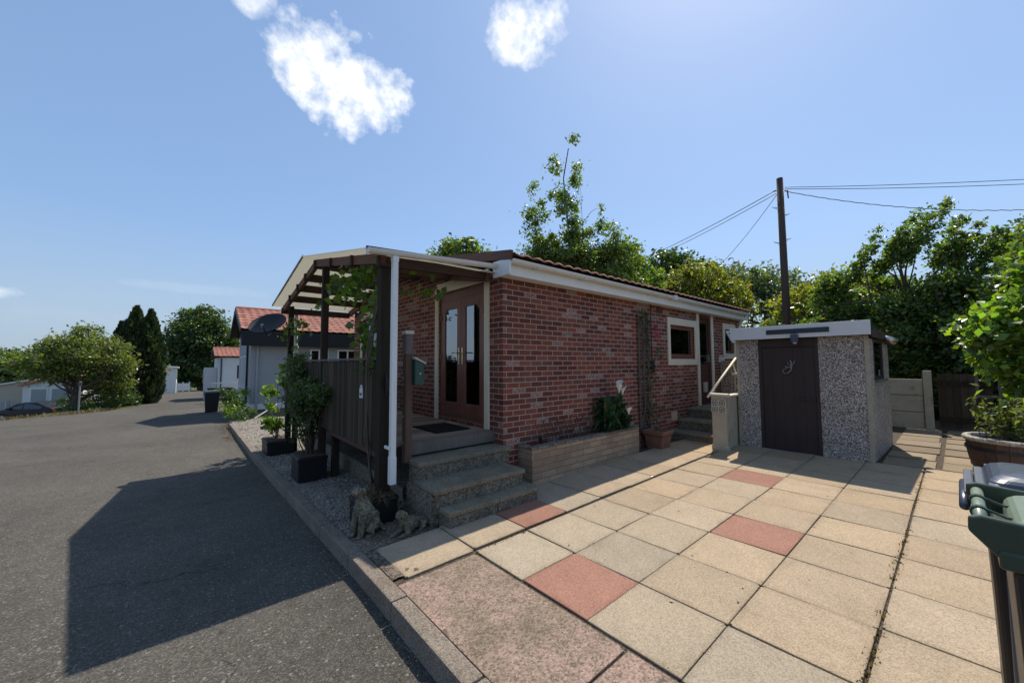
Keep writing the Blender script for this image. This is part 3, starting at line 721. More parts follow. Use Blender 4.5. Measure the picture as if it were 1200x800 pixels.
for (a, b, p, q) in ((10.73, 10.77, -.36, 0), (11.19, 11.23, -.36, 0), (10.77, 11.19, -.04, 0), (10.77, 11.19, -.36, -.32)): f.box(a, -.02, p, b, .02, q, 1, mt)
sash = f.build('opening_light', 'white', w2, bevel=.003)
wg = w2
# venetian line inside window1 and handle
# long side door with steps
f = M(); frame(f, 'Y', YW+.02, YW+.10, *door1, .055, .055, .03); sd = f.build('side_door', 'mahog_dark', house, bevel=.004)
f = M(); f.box(9.198, YW+.045, .652, 9.762, YW+.085, 2.662); f.box(9.26, YW+.035, .72, 9.70, YW+.045, 1.45); f.build('door_leaf', 'mahog_dark', sd, bevel=.005)
f = M(); f.box(9.28, YW+.034, 1.58, 9.68, YW+.044, 2.56); f.build('pane', 'glass_dark', sd)
f = M(); f.box(9.71, YW+.0, 1.62, 9.735, YW+.044, 1.80); f.tube([(9.72, YW+.0, 1.70), (9.62, YW-.01, 1.70)], .009, 6); f.build('handle', 'metal', sd)
f = M(); f.box(9.03, YW-.03, .55, 9.138, YW-.002, 2.76); f.box(9.822, YW-.03, .55, 9.93, YW-.002, 2.76); f.build('door_surround', 'trim', sd, bevel=.004)
f = M(); f.box(9.24, YW-.075, .92, 9.40, YW-.034, 1.15); f.build('meter_box', 'wallcream', house, bevel=.006)
# vents and boxes on the long wall
f = M(); f.box(7.24, YW-.035, 2.63, 7.44, YW-.002, 2.735)
for k in range(4): f.box(7.255, YW-.041, 2.645+.022*k, 7.425, YW-.033, 2.653+.022*k)
f.build('air_vent', 'redwood', house)
f = M(); f.box(7.72, YW-.03, .40, 7.95, YW-.002, .585); f.build('floor_vent', 'render_', house, bevel=.004)
f = M(); f.box(6.88, YW-.075, 1.42, 7.0, YW-.002, 1.66); f.tube([(6.94, YW-.04, 1.66), (6.94, YW-.04, 2.8)], .007, 5); f.build('socket_box', 'black', house, bevel=.01)
f = M(); f.tube([(10.35, YW-.04, 1.70), (10.35, YW-.10, 1.70)], .05, 10); f.box(10.28, YW-.03, 1.62, 10.42, YW-.002, 1.76); f.build('outside_light', 'white', house)
# patio doors on the gable
f = M(); frame(f, 'X', XG+.02, XG+.10, pdoor[0]+.004, pdoor[1]-.004, pdoor[2], pdoor[3]-.004, .05, .16, .05)
pd = f.build('patio_door', 'mahog', house, bevel=.004)
def door_leaf(u0, u1, hinge_left):
    z0, z1 = pdoor[2]+.052, pdoor[3]-.166; st, tp, bt = .115, .145, .20
    f = M(); frame(f, 'X', XG+.012, XG+.075, u0, u1, z0, z1, st, tp, bt)
    pu0, pu1 = u0+st, u1-st; pz1 = z1-tp; ch = .075     # clipped corner at the outer top of the glass
    uo = pu1 if hinge_left else pu0; ui = uo-ch if hinge_left else uo+ch
    f.prism([(uo, pz1), (uo, pz1-ch), (ui, pz1)], XG+.014, XG+.073, lambda a, b, d: (d, a, b))
    lf = f.build('door_leaf', 'mahog', pd, bevel=.006)
    g = M(); g.box(XG+.028, pu0, z0+bt, XG+.034, pu1, pz1); g.build('pane', 'glass', lf)
    g = M(); uh = u0+.045 if hinge_left else u1-.045; sgn = -1 if hinge_left else 1
    g.box(XG+.000, uh-.016, 1.60, XG+.011, uh+.016, 1.86); hd = 1 if hinge_left else -1
    g.tube([(XG+.0, uh, 1.78), (XG-.045, uh, 1.78), (XG-.05, uh+hd*.03, 1.78), (XG-.05, uh+hd*.13, 1.775)], .010, 7); g.build('handle', 'brass', lf)
    for z in (1.0, 1.72, 2.38):
        g = M(); e = u1 if hinge_left else u0; g.tube([(XG+.0, e, z-.05), (XG+.0, e, z+.05)], .013, 7); g.box(XG+.0, e-.03, z-.035, XG+.012, e+.03, z+.035)
        g.build('hinge', 'mahog', lf)
mid = (pdoor[0]+pdoor[1])/2
door_leaf(pdoor[0]+.056, mid-.003, False); door_leaf(mid+.003, pdoor[1]-.056, True)
f = M(); f.box(XG-.03, pdoor[0]-.10, .70, XG-.002, pdoor[0]+.003, 2.84); f.box(XG-.03, pdoor[1]-.003, .70, XG-.002, pdoor[1]+.10, 2.84); f.box(XG-.034, pdoor[0]-.10, 2.78, XG-.003, pdoor[1]+.10, 2.95)
f.build('door_surround', 'trim', pd, bevel=.004)
casement('X', XG, 1, *gwin, 'trim', .09, house)

# ------------------------------------------------------------ deck canopy
can = thing('deck_canopy', 'timber pergola canopy with opal roof sheets over the deck, vine on its posts', 'canopy', (1.6, 6.6, -.2))
NY, FY, RYc = 4.06, 10.0, 7.05
NZ, FZ, RZc = 2.83, 2.93, 3.36
def xf(y): return 1.385        # front edge
def slope_z(y): return NZ+(RZc-NZ)*(y-NY)/(RYc-NY) if y < RYc else FZ+(RZc-FZ)*(FY-y)/(FY-RYc)
def sheet(ya, za, yb, zb, name):
    m = M(); n = 48
    def P(x, t, dz): return (x + (xf(0)-1.3 if x < 2 else 0), ya+(yb-ya)*t, za+(zb-za)*t+dz)
    vs = []
    for dz in (0, .014):
        for t in (0, 1): vs += [P(1.3, t, dz), P(3.12, t, dz)]
    m.add(vs, [(0, 1, 3, 2), (4, 6, 7, 5), (0, 4, 5, 1), (2, 3, 7, 6), (0, 2, 6, 4), (1, 5, 7, 3)])
    m.build(name, 'roof_sheet', can)
sheet(NY-.06, NZ, RYc, RZc+.05, 'roof_sheet'); sheet(FY+.06, FZ, RYc+.004, RZc+.05, 'roof_sheet')
m = M(); m.bar((xf(NY), NY-.06, NZ+.024), (3.1, NY-.06, NZ+.10), .03, .016); m.build('edge_trim', 'black', can)
m = M(); m.bar((xf(RYc)+.01, RYc+.01, RZc+.07), (xf(FY)+.01, FY+.06, FZ+.02), .02, .04); m.build('edge_strip', 'white2', can)
# rafters (front pair, house pair), purlins, wall plates
for xx_ in (1.62, 3.08):
    for (ya, za, yb, zb) in ((NY+.06, NZ-.05, RYc, RZc-.03), (FY, FZ-.07, RYc+.004, RZc-.03)):
        m = M(); sh = sh2 = 0
        m.bar((xx_+sh, ya, za+.01), (xx_+sh2, yb, zb+.01), .06, .12); m.build('rafter', 'redwood', can, bevel=.004)
for y in (5.1, 6.1, RYc, 7.75, 8.4, 9.15):
    m = M(); m.bar((1.56, y, slope_z(y)-.045), (3.05, y, slope_z(y)-.045), .06, .14); m.build('purlin', 'darkwood_h', can, bevel=.004)
m = M(); m.bar((1.56, NY+.10, NZ-.065), (3.05, NY+.10, NZ-.0), .06, .12); m.build('eaves_beam', 'darkwood_h', can, bevel=.004)
m = M(); m.bar((1.56, FY-.05, FZ-.10), (3.05, FY-.05, FZ-.10), .06, .14); m.build('eaves_beam', 'darkwood_h', can, bevel=.004)
for (px_, py_, zt, w) in ((1.69, 4.24, 2.80, .135), (1.69, 6.78, 3.26, .10), (1.70, 9.60, 2.90, .10)):
    m = M(); m.box(px_-w/2, py_-w/2, zr(py_)+.05, px_+w/2, py_+w/2, zt); m.build('post', 'darkwood', can, bevel=.008)
# canopy gutter and downpipe
m = M(); gutter(m, (1.40, NY-.075, 2.835), (3.10, NY-.075, 2.94), .054)
m.box(1.392, NY-.131, 2.78, 1.398, NY-.019, 2.84)
for x in (1.95, 2.6, 3.08): gutter(m, (x-.03, NY-.075, 2.834+(x-1.40)*.0618), (x+.03, NY-.075, 2.834+(x-1.37)*.0618), .058)
m.build('gutter', 'white2', can)
DX, DY = 1.695, NY-.075
m = M(); m.box(DX-.030, DY-.030, .33, DX+.030, DY+.030, 2.79); m.box(DX-.035, DY-.035, .33, DX+.035, DY+.035, .62); m.box(DX-.034, DY-.034, 2.74, DX+.034, DY+.034, 2.80)
m.build('downpipe', 'white', can, bevel=.006)
m = M(); m.box(DX-.05, DY-.01, .70, DX-.031, DY+.10, .73); m.build('pipe_clip', 'white', can)
m = M(); m.tube([(1.88, FY+.02, 2.90), (1.88, FY+.0, 1.2)], .036, 10); m.build('rear_downpipe', 'white2', can, smooth=True)
m = M(); m.tube([(1.88, FY+.0, 2.05), (1.88, FY+.0, 1.99)], .06, 10); m.build('pipe_collar', 'mailtop', can)
m = M(); m.tube([(1.70, 4.17, 1.44), (1.74, 4.06, 1.38), (1.755, 3.97, 1.34), (1.765, 3.91, 1.355), (1.77, 3.895, 1.39), (1.76, 3.905, 1.405)], .009, 6); m.build('hook', 'black_metal', can, smooth=True)
m = M(); m.box(1.68, 4.158, 1.26, 1.70, 4.171, 1.52); m.box(1.672, 4.13, 1.32, 1.706, 4.158, 1.46); m.build('gate_latch', 'black_metal', can, bevel=.004)

# vine: stems up the posts, leaves bunched under the roof
VS = Vector((.05, .18, -.06))
vine = thing('grape_vine', 'leafy grape vine climbing the canopy posts and hanging under its roof', 'vine', (1.64, 4.3, -.05))
rv = np.random.default_rng(11); m = M()
for k in range(4):
    a = rv.uniform(0, 6); pts = [(1.64+.07*math.cos(a+z*1.7)+rv.normal()*.012, 4.38+.12*math.sin(a+z*1.3)+rv.normal()*.012+.10*k*max(0, .4-abs(z-.3)), z) for z in np.linspace(-.05, 2.65, 14)]
    m.tube(pts, [.013-.0005*i for i in range(14)], 5)
for k in range(7):
    a = (1.66+rv.normal()*.03, 4.35+rv.random()*.2, 2.6); b = (1.70+rv.random()*.25, 4.5+rv.random()*2.2, 2.65+rv.random()*.3)
    limb(m, a, b, .010, .004, rv, .08, 6, 4)
m.tube([(1.62, 9.4, -.1), (1.60, 9.45, 1), (1.63, 9.43, 2), (1.66, 9.2, 2.6)], [.012, .011, .009, .006], 5)
m.build('stem', 'twig', vine, smooth=True)
pts = []
for (c, r, n) in [((1.66, 4.75, 2.78), (.10, .38, .14), 85), ((1.66, 5.25, 2.72), (.10, .38, .15), 85), ((1.66, 5.9, 2.85), (.10, .40, .13), 60), ((1.66, 4.5, 2.45), (.09, .2, .22), 32), ((1.64, 4.62, 2.10), (.1, .22, .16), 60), ((1.64, 4.32, 2.3), (.08, .1, .25), 16),
                  ((1.62, 4.42, 1.75), (.09, .16, .13), 34), ((1.62, 4.36, 1.62), (.09, .10, .12), 22), ((2.25, 4.35, 2.62), (.25, .14, .12), 34), ((1.66, 4.04, 2.2), (.09, .06, .3), 10),
                  ((1.66, 9.1, 2.45), (.2, .5, .14), 70), ((1.64, 9.5, 2.2), (.1, .2, .4), 26), ((1.62, 9.55, 1.3), (.1, .15, .6), 26), ((1.8, 7.4, 2.75), (.1, .3, .1), 12)]:
    pts.append(np.array(c) + np.array(VS) + rv.normal(size=(n, 3))*np.array(r)*.75)
leaves('foliage', np.concatenate(pts), .102, 'leaf_vine', vine, rv, .85, (.6, 1.5), .2, fold=.25)

# ------------------------------------------------------------ deck, fence, steps
deck = thing('timber_deck', 'raised weathered timber deck in front of the patio doors', 'deck', (2.5, 7.0, -.1))
m = M(); yb = 4.17
while yb < 9.8:
    k = rng.uniform(.55, 1.5); m.box(1.74, yb, .672, 3.195, yb+.118, .70, (k, k*.97, k*.94)); yb += .124
m.build('deck_boards', 'deck', deck, bevel=.004)
m = M(); m.box(1.93, 4.13, .56, 3.22, 4.165, .695); m.build('edge_board', 'greypost', deck, bevel=.006)
m = M(); m.box(1.735, 4.2, .50, 1.785, 9.95, .665); m.build('bearer', 'redwood', deck, bevel=.005)
for y in (6.6, 8.2, 9.7):
    m = M(); m.box(1.80, y-.05, zr(y), 1.90, y+.05, .50); m.build('leg', 'darkwood', deck)
m = M(); m.box(2.1, 4.6, -.4, 3.15, 9.7, .06); m.build('footing', 'rough_step', deck)
fen = thing('deck_fence', 'dark vertical board fence along the front of the deck with capped top rail', 'fence', (1.63, 6.8, .6))
m = M(); y = 4.32
while y < 9.6:
    if not 6.70 < y+.045 < 6.86:
        k = rng.uniform(.65, 1.4); dx = rng.uniform(-.003, .003); m.box(1.660+dx, y, .60+rng.uniform(-.01, .01), 1.678+dx, y+.088, 1.655, (k, k*.97, k*.92))
    y += .097
m.build('board', 'fence', fen, bevel=.003)
m = M(); m.box(1.638, 4.31, 1.660, 1.728, 9.55, 1.690); m.build('cap_rail', 'greypost', fen, bevel=.006)
for z in (1.45, .78):
    m = M(); m.box(1.682, 4.32, z, 1.725, 9.55, z+.09); m.build('rail', 'darkwood', fen)
# end post of the deck and mailbox
m = M(); m.box(1.875, 4.06, .50, 1.955, 4.15, 1.72)
ep = thing('deck_end_post', 'brown timber end post with grey capped top beside the steps', 'post', (1.94, 4.10, .50))
m.build('post', 'brownpost', ep, bevel=.008)
m = M(); m.box(1.87, 4.055, 1.722, 1.96, 4.155, 1.95); m.build('upper_post', 'greypost', ep, bevel=.006)
m = M(); m.box(1.862, 4.047, 1.952, 1.968, 4.163, 1.992); m.build('cap', 'mailtop', ep, bevel=.006)
for z in (.72, 1.02, 1.45):
    m = M(); m.lathe((1.87, 4.105, z), [(.012, 0), (.012, .006)], 10, mat=Matrix.Rotation(-PI/2, 3, 'Y'))
    m.build('bolt', 'grey_metal', ep)
mb = thing('mailbox', 'dark green wall mailbox with cream sloping lid on the deck post', 'mailbox', (2.04, 4.06, 1.35))
m = M(); m.prism([(0, 0), (.115, .0), (.115, .25), (0, .29)], 4.00, 4.14, lambda a, b, d: (1.957+a, d, 1.37+b)); m.build('body', 'mailgreen', mb, bevel=.012)
m = M(); m.prism([(-.005, .297), (.135, .235), (.135, .255), (-.005, .325)], 3.985, 4.155, lambda a, b, d: (1.957+a, d, 1.37+b)); m.build('lid', 'mailtop', mb, bevel=.006)
m = M(); m.lathe((2.02, 4.0, 1.50), [(.010, -.004), (.010, .004)], 10, mat=Matrix.Rotation(PI/2, 3, 'X')); m.build('lock', 'metal', mb)
# house number plaque
pq = thing('number_plaque', 'small white ceramic house number plaque on the deck fence', 'house number', (1.65, 4.85, 1.19))
arc = [(-.055, 0), (.055, 0), (.055, .105), (.042, .118)] + [(.036*math.cos(a), .128+.036*math.sin(a)) for a in np.linspace(.1, PI-.1, 8)] + [(-.042, .118), (-.055, .105)]
m = M(); m.prism(arc, 1.643, 1.656, lambda a, b, d: (d, 4.85-a, 1.19+b)); m.build('plate', 'plaque', pq, bevel=.003)
tv, tf = text_mesh('164', .058, .0015); m = M(); m.add([(1.6415-v[2], 4.85-v[0], 1.237+v[1]) for v in tv], tf); m.build('digits', 'ink', pq)
m = M(); m.lathe((1.5845, 4.64, 1.135+.0), [(.0, 0)], 3) if False else None
m.lathe((1.643, 4.85, 1.325), [(.017, 0), (.012, .004)], 10, mat=Matrix.Rotation(-PI/2, 3, 'Y')); m.build('motif', 'grey_metal', pq)
# doormat
m = M(); m.box(2.48, 4.45, .703, 3.02, 5.15, .716); tag(m.build('doormat', 'mat', bevel=.004), 'dark doormat lying on the deck by the patio doors', 'doormat')
# concrete steps up to the deck
st = thing('concrete_steps', 'three rough concrete steps with slab treads up to the timber deck', 'steps', (2.55, 3.75, -.02))
def tread(x0, x1, y0, y1, z, th=.05, split=None, parent=st):
    m = M()
    if split: m.box(x0, y0, z-th, split-.003, y1, z); m.box(split+.003, y0, z-th, x1, y1, z-.002)
    else: m.box(x0, y0, z-th, x1, y1, z)
    m.build('tread', 'step', parent, bevel=.010)
def riser(x0, x1, y0, y1, z0, z1, parent=st):
    m = M(); m.box(x0, y0, z0, x1, y1, z1); m.build('riser', 'rough_step', parent, bevel=.012)
tread(1.97, 3.20, 3.265, 3.62, .165, .05, 2.60); riser(1.99, 2.585, 3.285, 4.1, -.1, .114); riser(2.60, 3.18, 3.285, 4.1, -.1, .114)
tread(1.91, 3.13, 3.44, 3.92, .345); riser(1.93, 3.11, 3.465, 4.12, .10, .294)
tread(1.93, 3.24, 3.83, 4.25, .535); riser(1.95, 3.22, 3.855, 4.12, .29, .484); riser(1.91, 1.99, 3.50, 4.1, -.1, .29)
# ------------------------------------------------------------ buff brick planter by the wall
pl = thing('brick_planter', 'low buff brick planter against the red brick wall', 'planter', (4.7, 3.8, -.05))
PX0, PX1, PY0, PY1, PZ = 3.45, 6.0, 3.655, 3.94, .475
m = M(); m.box(PX0, PY0, -.05, PX1, PY0+.10, PZ); m.box(PX0, PY0+.10, -.05, PX0+.10, PY1, PZ); m.box(PX1-.10, PY0+.10, -.05, PX1, PY1, PZ)
m.build('wall', 'buff', pl)
m = M(); x = PX0-.012
while x < PX1-.05:
    w = min(rng.uniform(.36, .46), PX1+.012-x); m.box(x, PY0-.014, PZ+.002, x+w-.008, PY0+.118, PZ+.036+rng.uniform(-.003, .003)); x += w
m.box(PX0-.012, PY0+.125, PZ+.002, PX0+.112, PY1, PZ+.034); m.box(PX1-.112, PY0+.125, PZ+.002, PX1+.012, PY1, PZ+.034)
m.build('coping', 'rough_step', pl, bevel=.010)
n_ = 30; m = M(); vs = [(PX0+.1+(PX1-PX0-.2)*i/n_, PY0+.1+(PY1-PY0-.1)*j/4, PZ-.035+.03*rng.random()) for j in range(5) for i in range(n_+1)]
m.add(vs, [(j*(n_+1)+i, j*(n_+1)+i+1, (j+1)*(n_+1)+i+1, (j+1)*(n_+1)+i) for j in range(4) for i in range(n_)]); m.build('soil', 'soil', pl)
# expanding willow trellis
tr = thing('willow_trellis', 'small expanding diamond trellis standing in the buff brick planter', 'trellis', (4.2, 3.86, .45))
m = M()
for k in range(9):
    x = 3.72+.145*k; m.tube([(x, 3.865, .45), (x+.17, 3.865, .80+rng.uniform(-.02, .02))], .0075, 5); m.tube([(x+.17, 3.880, .45), (x, 3.880, .79+rng.uniform(-.02, .02))], .0075, 5)
m.build('lattice', 'brownpost', tr)
# solar stake
sk = thing('solar_stake', 'small black solar light stake in planter soil by the house corner', 'garden light', (3.78, 3.83, .45))
m = M(); m.tube([(3.78, 3.83, .42), (3.78, 3.83, .50)], .008, 6); m.build('stake', 'metal', sk)
m = M(); m.lathe((3.78, 3.83, .50), [(.012, 0), (.026, .07), (.03, .09), (.0, .10)], 12); m.build('lamp_head', 'black', sk)
# calla lily
ly = thing('calla_lily', 'bushy calla lily with broad dark leaves and white flowers in the planter', 'plant', (5.55, 3.80, .45))
rl = np.random.default_rng(5); m = M()
def blade(m, base, tip, w, arch, rng_, fold=.25):
    base = Vector(base); tip = Vector(tip); d = tip-base; side = d.cross(Vector((0, 0, 1)))
    if side.length < 1e-4: side = Vector((1, 0, 0))
    side.normalize(); n = 7; t = rng_.uniform(.6, 1.4); vs = []
    for i in range(n):
        s = i/(n-1); p = base + d*s + Vector((0, 0, 1))*arch*math.sin(PI*s)
        ww = w*math.sin(PI*min(1, .12+s*.88))**.8
        vs += [p - side*ww, p + Vector((0, 0, -1))*ww*fold, p + side*ww]
    vs[-3] = vs[-2] = vs[-1] = tip
    fs = []
    for i in range(n-1):
        for k in range(2): fs.append((i*3+k, i*3+k+1, i*3+k+4, i*3+k+3))
    m.add(vs, fs, (t*rng_.uniform(.9, 1.15), t, t*.95))
for k in range(120):
    a = rl.uniform(0, 2*PI); r = rl.uniform(.15, .52); h = rl.uniform(.02, .70)*(1.15-r)
    b = (5.42+rl.normal()*.09, 3.78+rl.normal()*.035, .46); tp = (b[0]+math.cos(a)*r, min(3.92, b[1]+math.sin(a)*r*.62), .48+h)
    blade(m, b, tp, rl.uniform(.04, .075), rl.uniform(.08, .24), rl)
m.build('foliage', 'leaf_lily', ly, smooth=True)
def calla(x, y, z, ang, s=1.0):
    m = M(); n = 14; vs = []; fs = []
    for i in range(6):
        t = i/5
        for k in range(n):
            a = 2*PI*k/n; lip = 1 + .55*t*t*max(0, math.cos(a)); r = (.012+.055*t**1.6)*s*lip
            vs.append((x+r*math.cos(a+ang), y+r*math.sin(a+ang)*.8, z+(.12*t+.055*t*t*max(0, math.cos(a)))*s))
    for i in range(5):
        for k in range(n): fs.append((i*n+k, i*n+(k+1) % n, (i+1)*n+(k+1) % n, (i+1)*n+k))
    m.add(vs, fs); fl = m.build('flower', 'petal', ly, smooth=True)
    m = M(); m.tube([(x, y, z+.02), (x, y, z+.12*s)], .007, 6); m.build('spadix', 'leaf_gold', fl)
    m = M(); m.tube([(x*.5+5.58*.5, 3.80, .7), (x, y, z+.01)], .008, 5); m.build('flower_stem', 'leaf_lily', fl)
calla(5.44, 3.66, 1.12, 3.8, .85); calla(5.50, 3.70, 1.16, .3, .95); calla(5.57, 3.68, 1.08, 5.5, .85); calla(5.46, 3.50, .78, 4.4, .7)
# tall wall trellis with climber and terracotta trough
tl = thing('wall_trellis', 'tall narrow grey ladder trellis fixed to the brick wall', 'trellis', (6.67, 3.93, .3))
m = M()
for x in (6.50, 6.66, 6.83): m.box(x-.015, 3.905, .30, x+.015, 3.925, 2.56)
z = .4
while z < 2.56: m.box(6.44, 3.888, z, 6.90, 3.904, z+.028); z += .21
m.build('lattice', 'greypost', tl, bevel=.003)
cb = thing('climbing_rose', 'sparse climbing rose with two small pink blooms on the wall trellis', 'climber', (6.66, 3.86, .32))
rc = np.random.default_rng(8); m = M()
for k in range(5):
    m.tube([(6.66+.13*math.sin(z*2.2+k*1.9)+rc.normal()*.015, 3.868+rc.normal()*.012, z) for z in np.linspace(.32, 2.45, 12)], [.012-.0007*i for i in range(12)], 5)
m.build('stem', 'twig', cb, smooth=True)
P = [np.array((6.60, 3.84, 2.45))+rc.normal(size=(34, 3))*np.array((.10, .04, .10)), np.array((6.72, 3.83, 2.15))+rc.normal(size=(30, 3))*np.array((.09, .04, .16)), np.array((6.68, 3.84, 1.4))+rc.normal(size=(60, 3))*np.array((.11, .035, .55)), np.array((7.0, 3.83, 1.78))+rc.normal(size=(22, 3))*np.array((.15, .04, .06)), np.array((6.80, 3.80, .70))+rc.normal(size=(90, 3))*np.array((.14, .06, .16))]
leaves('foliage', np.concatenate(P), .065, 'leaf_dark', cb, rc, .6, (.5, 1.3))
for c_, k_, s_ in (((6.93, 3.80, 2.28), 20, .020), ((6.97, 3.80, 2.14), 12, .016)): leaves('bloom', np.array(c_)+rc.normal(size=(k_, 3))*s_, .045, 'pink_petal', cb, rc, .9, (.8, 1.3))
tp_ = thing('terracotta_trough', 'square brown terracotta pot on the paving below the wall trellis', 'pot', (6.65, 3.66, .03))
m = M(); m.lathe((6.65, 3.66, .03), [(.20, 0), (.255, .27), (.285, .275), (.29, .345), (.25, .35), (.23, .29)], 4, mat=Matrix.Rotation(PI/4, 3, 'Z')); m.build('pot', 'terracotta', tp_, bevel=.012)
m = M(); m.box(6.47, 3.48, .28, 6.83, 3.84, .315); m.build('soil', 'soil', tp_)

# ------------------------------------------------------------ side steps and balustrade
ss = thing('side_steps', 'dark concrete steps rising along the brick wall to the side door', 'steps', (8.8, 3.5, .03))
for (x0, z) in ((7.58, .22), (7.98, .42), (8.45, .62)):
    m = M(); m.box(x0, 2.93, z-.05, (7.99 if z < .3 else 8.46 if z < .5 else 10.3), 3.945, z); m.build('tread', 'step', ss, bevel=.008)
    m = M(); m.box(x0+.03, 2.95, .0, (8.0 if z < .3 else 8.47 if z < .5 else 10.25), 3.94, z-.052); m.build('riser', 'rough_step', ss, bevel=.006)
ba = thing('concrete_balustrade', 'cream concrete stair wall with pierced pattern blocks beside the shed', 'balustrade', (8.3, 2.8, .05))
def pattern_block(m, P, u0, v0, s):
    """P(u,v,d): a pierced decorative block drawn as raised leaf-shaped ribs on a frame"""
    for k in range(8):
        a = PI*k/4; c, si = math.cos(a), math.sin(a); r0, r1 = s*.08, s*.46*(1.0 if k % 2 == 0 else 1.30)
        w = s*.065; pts = [(c*r0, si*r0), (c*(r0+r1)/2 - si*w, si*(r0+r1)/2 + c*w), (c*r1, si*r1), (c*(r0+r1)/2 + si*w, si*(r0+r1)/2 - c*w)]
        m.prism([(u0+a_, v0+b_) for a_, b_ in pts], -.012, .012, P)
    for (a, b, c, d) in ((-.5, -.5, .5, -.44), (-.5, .44, .5, .5), (-.5, -.44, -.44, .44), (.44, -.44, .5, .44)):
        m.prism([(u0+a*s, v0+b*s), (u0+c*s, v0+b*s), (u0+c*s, v0+d*s), (u0+a*s, v0+d*s)], -.014, .014, P)
m = M(); m.box(7.16, 2.66, .02, 7.24, 2.90, 1.02); m.box(7.145, 2.645, .02, 7.255, 2.915, .16); m.box(7.24, 2.74, .02, 9.9, 2.82, .98); m.box(8.30, 2.66, .02, 8.40, 2.92, 1.36); m.box(8.40, 2.742, .98, 9.9, 2.818, 1.33)
bw = m.build('wall', 'render_', ba, bevel=.010)
m = M(); m.box(7.13, 2.63, 1.022, 7.275, 2.93, 1.062); m.box(7.276, 2.71, .982, 8.29, 2.85, 1.02); m.box(8.27, 2.63, 1.362, 8.43, 2.95, 1.40); m.box(8.432, 2.71, 1.332, 9.92, 2.85, 1.37); m.build('coping', 'trim', ba, bevel=.010)
m = M(); m.box(7.156, 2.665, .725, 7.159, 2.895, .96); m.build('hole_shade_plate', 'soil', ba)  # dark plate on the wall face, painted shade for the pierced holes
m = M(); m.box(8.296, 2.69, .93, 8.299, 2.89, 1.34); m.build('hole_shade_plate', 'soil', ba)  # same dark plate behind the taller pillar's ribs, shade put in as colour
m = M()
for (yy_, zz_) in ((2.72, .90), (2.84, .90), (2.72, .785), (2.84, .785)):
    m = M(); pattern_block(m, lambda u, v, d: (7.150+d*.5, u, v), yy_, zz_, .115); m.build('pattern_block', 'trim', ba)
for zz_ in (1.24, 1.03):
    m = M(); pattern_block(m, lambda u, v, d: (8.289+d*.5, u, v), 2.79, zz_, .20); m.build('pattern_block', 'trim', ba)
# pierced screen at the far end of the landing
sc_ = thing('pierced_screen', 'pierced pattern block screen at the far end of the side door landing', 'screen', (10.35, 3.4, .6))
m = M()
for i in range(4):
    for j in range(4): pattern_block(m, lambda u, v, d: (10.35+d, u, v), 3.06+.25*i, .76+.25*j, .25)
m.build('block', 'render_', sc_)
m = M(); m.box(10.30, 2.92, 1.765, 10.40, 3.94, 1.80); m.build('coping', 'trim', sc_, bevel=.005)
hr = thing('handrail', 'sloping white metal handrail above the side steps', 'handrail', (7.5, 2.98, .6))
m = M(); m.tube([(7.08, 2.93, 1.00), (8.55, 2.96, 1.70)], .020, 8); m.build('rail', 'trim', hr, smooth=True)
for q in ([(7.20, 2.90, .95), (7.20, 2.935, 1.07)], [(8.36, 2.90, 1.40), (8.36, 2.955, 1.60)]):
    m = M(); m.tube(q, .014, 6); m.build('bracket', 'white', hr)

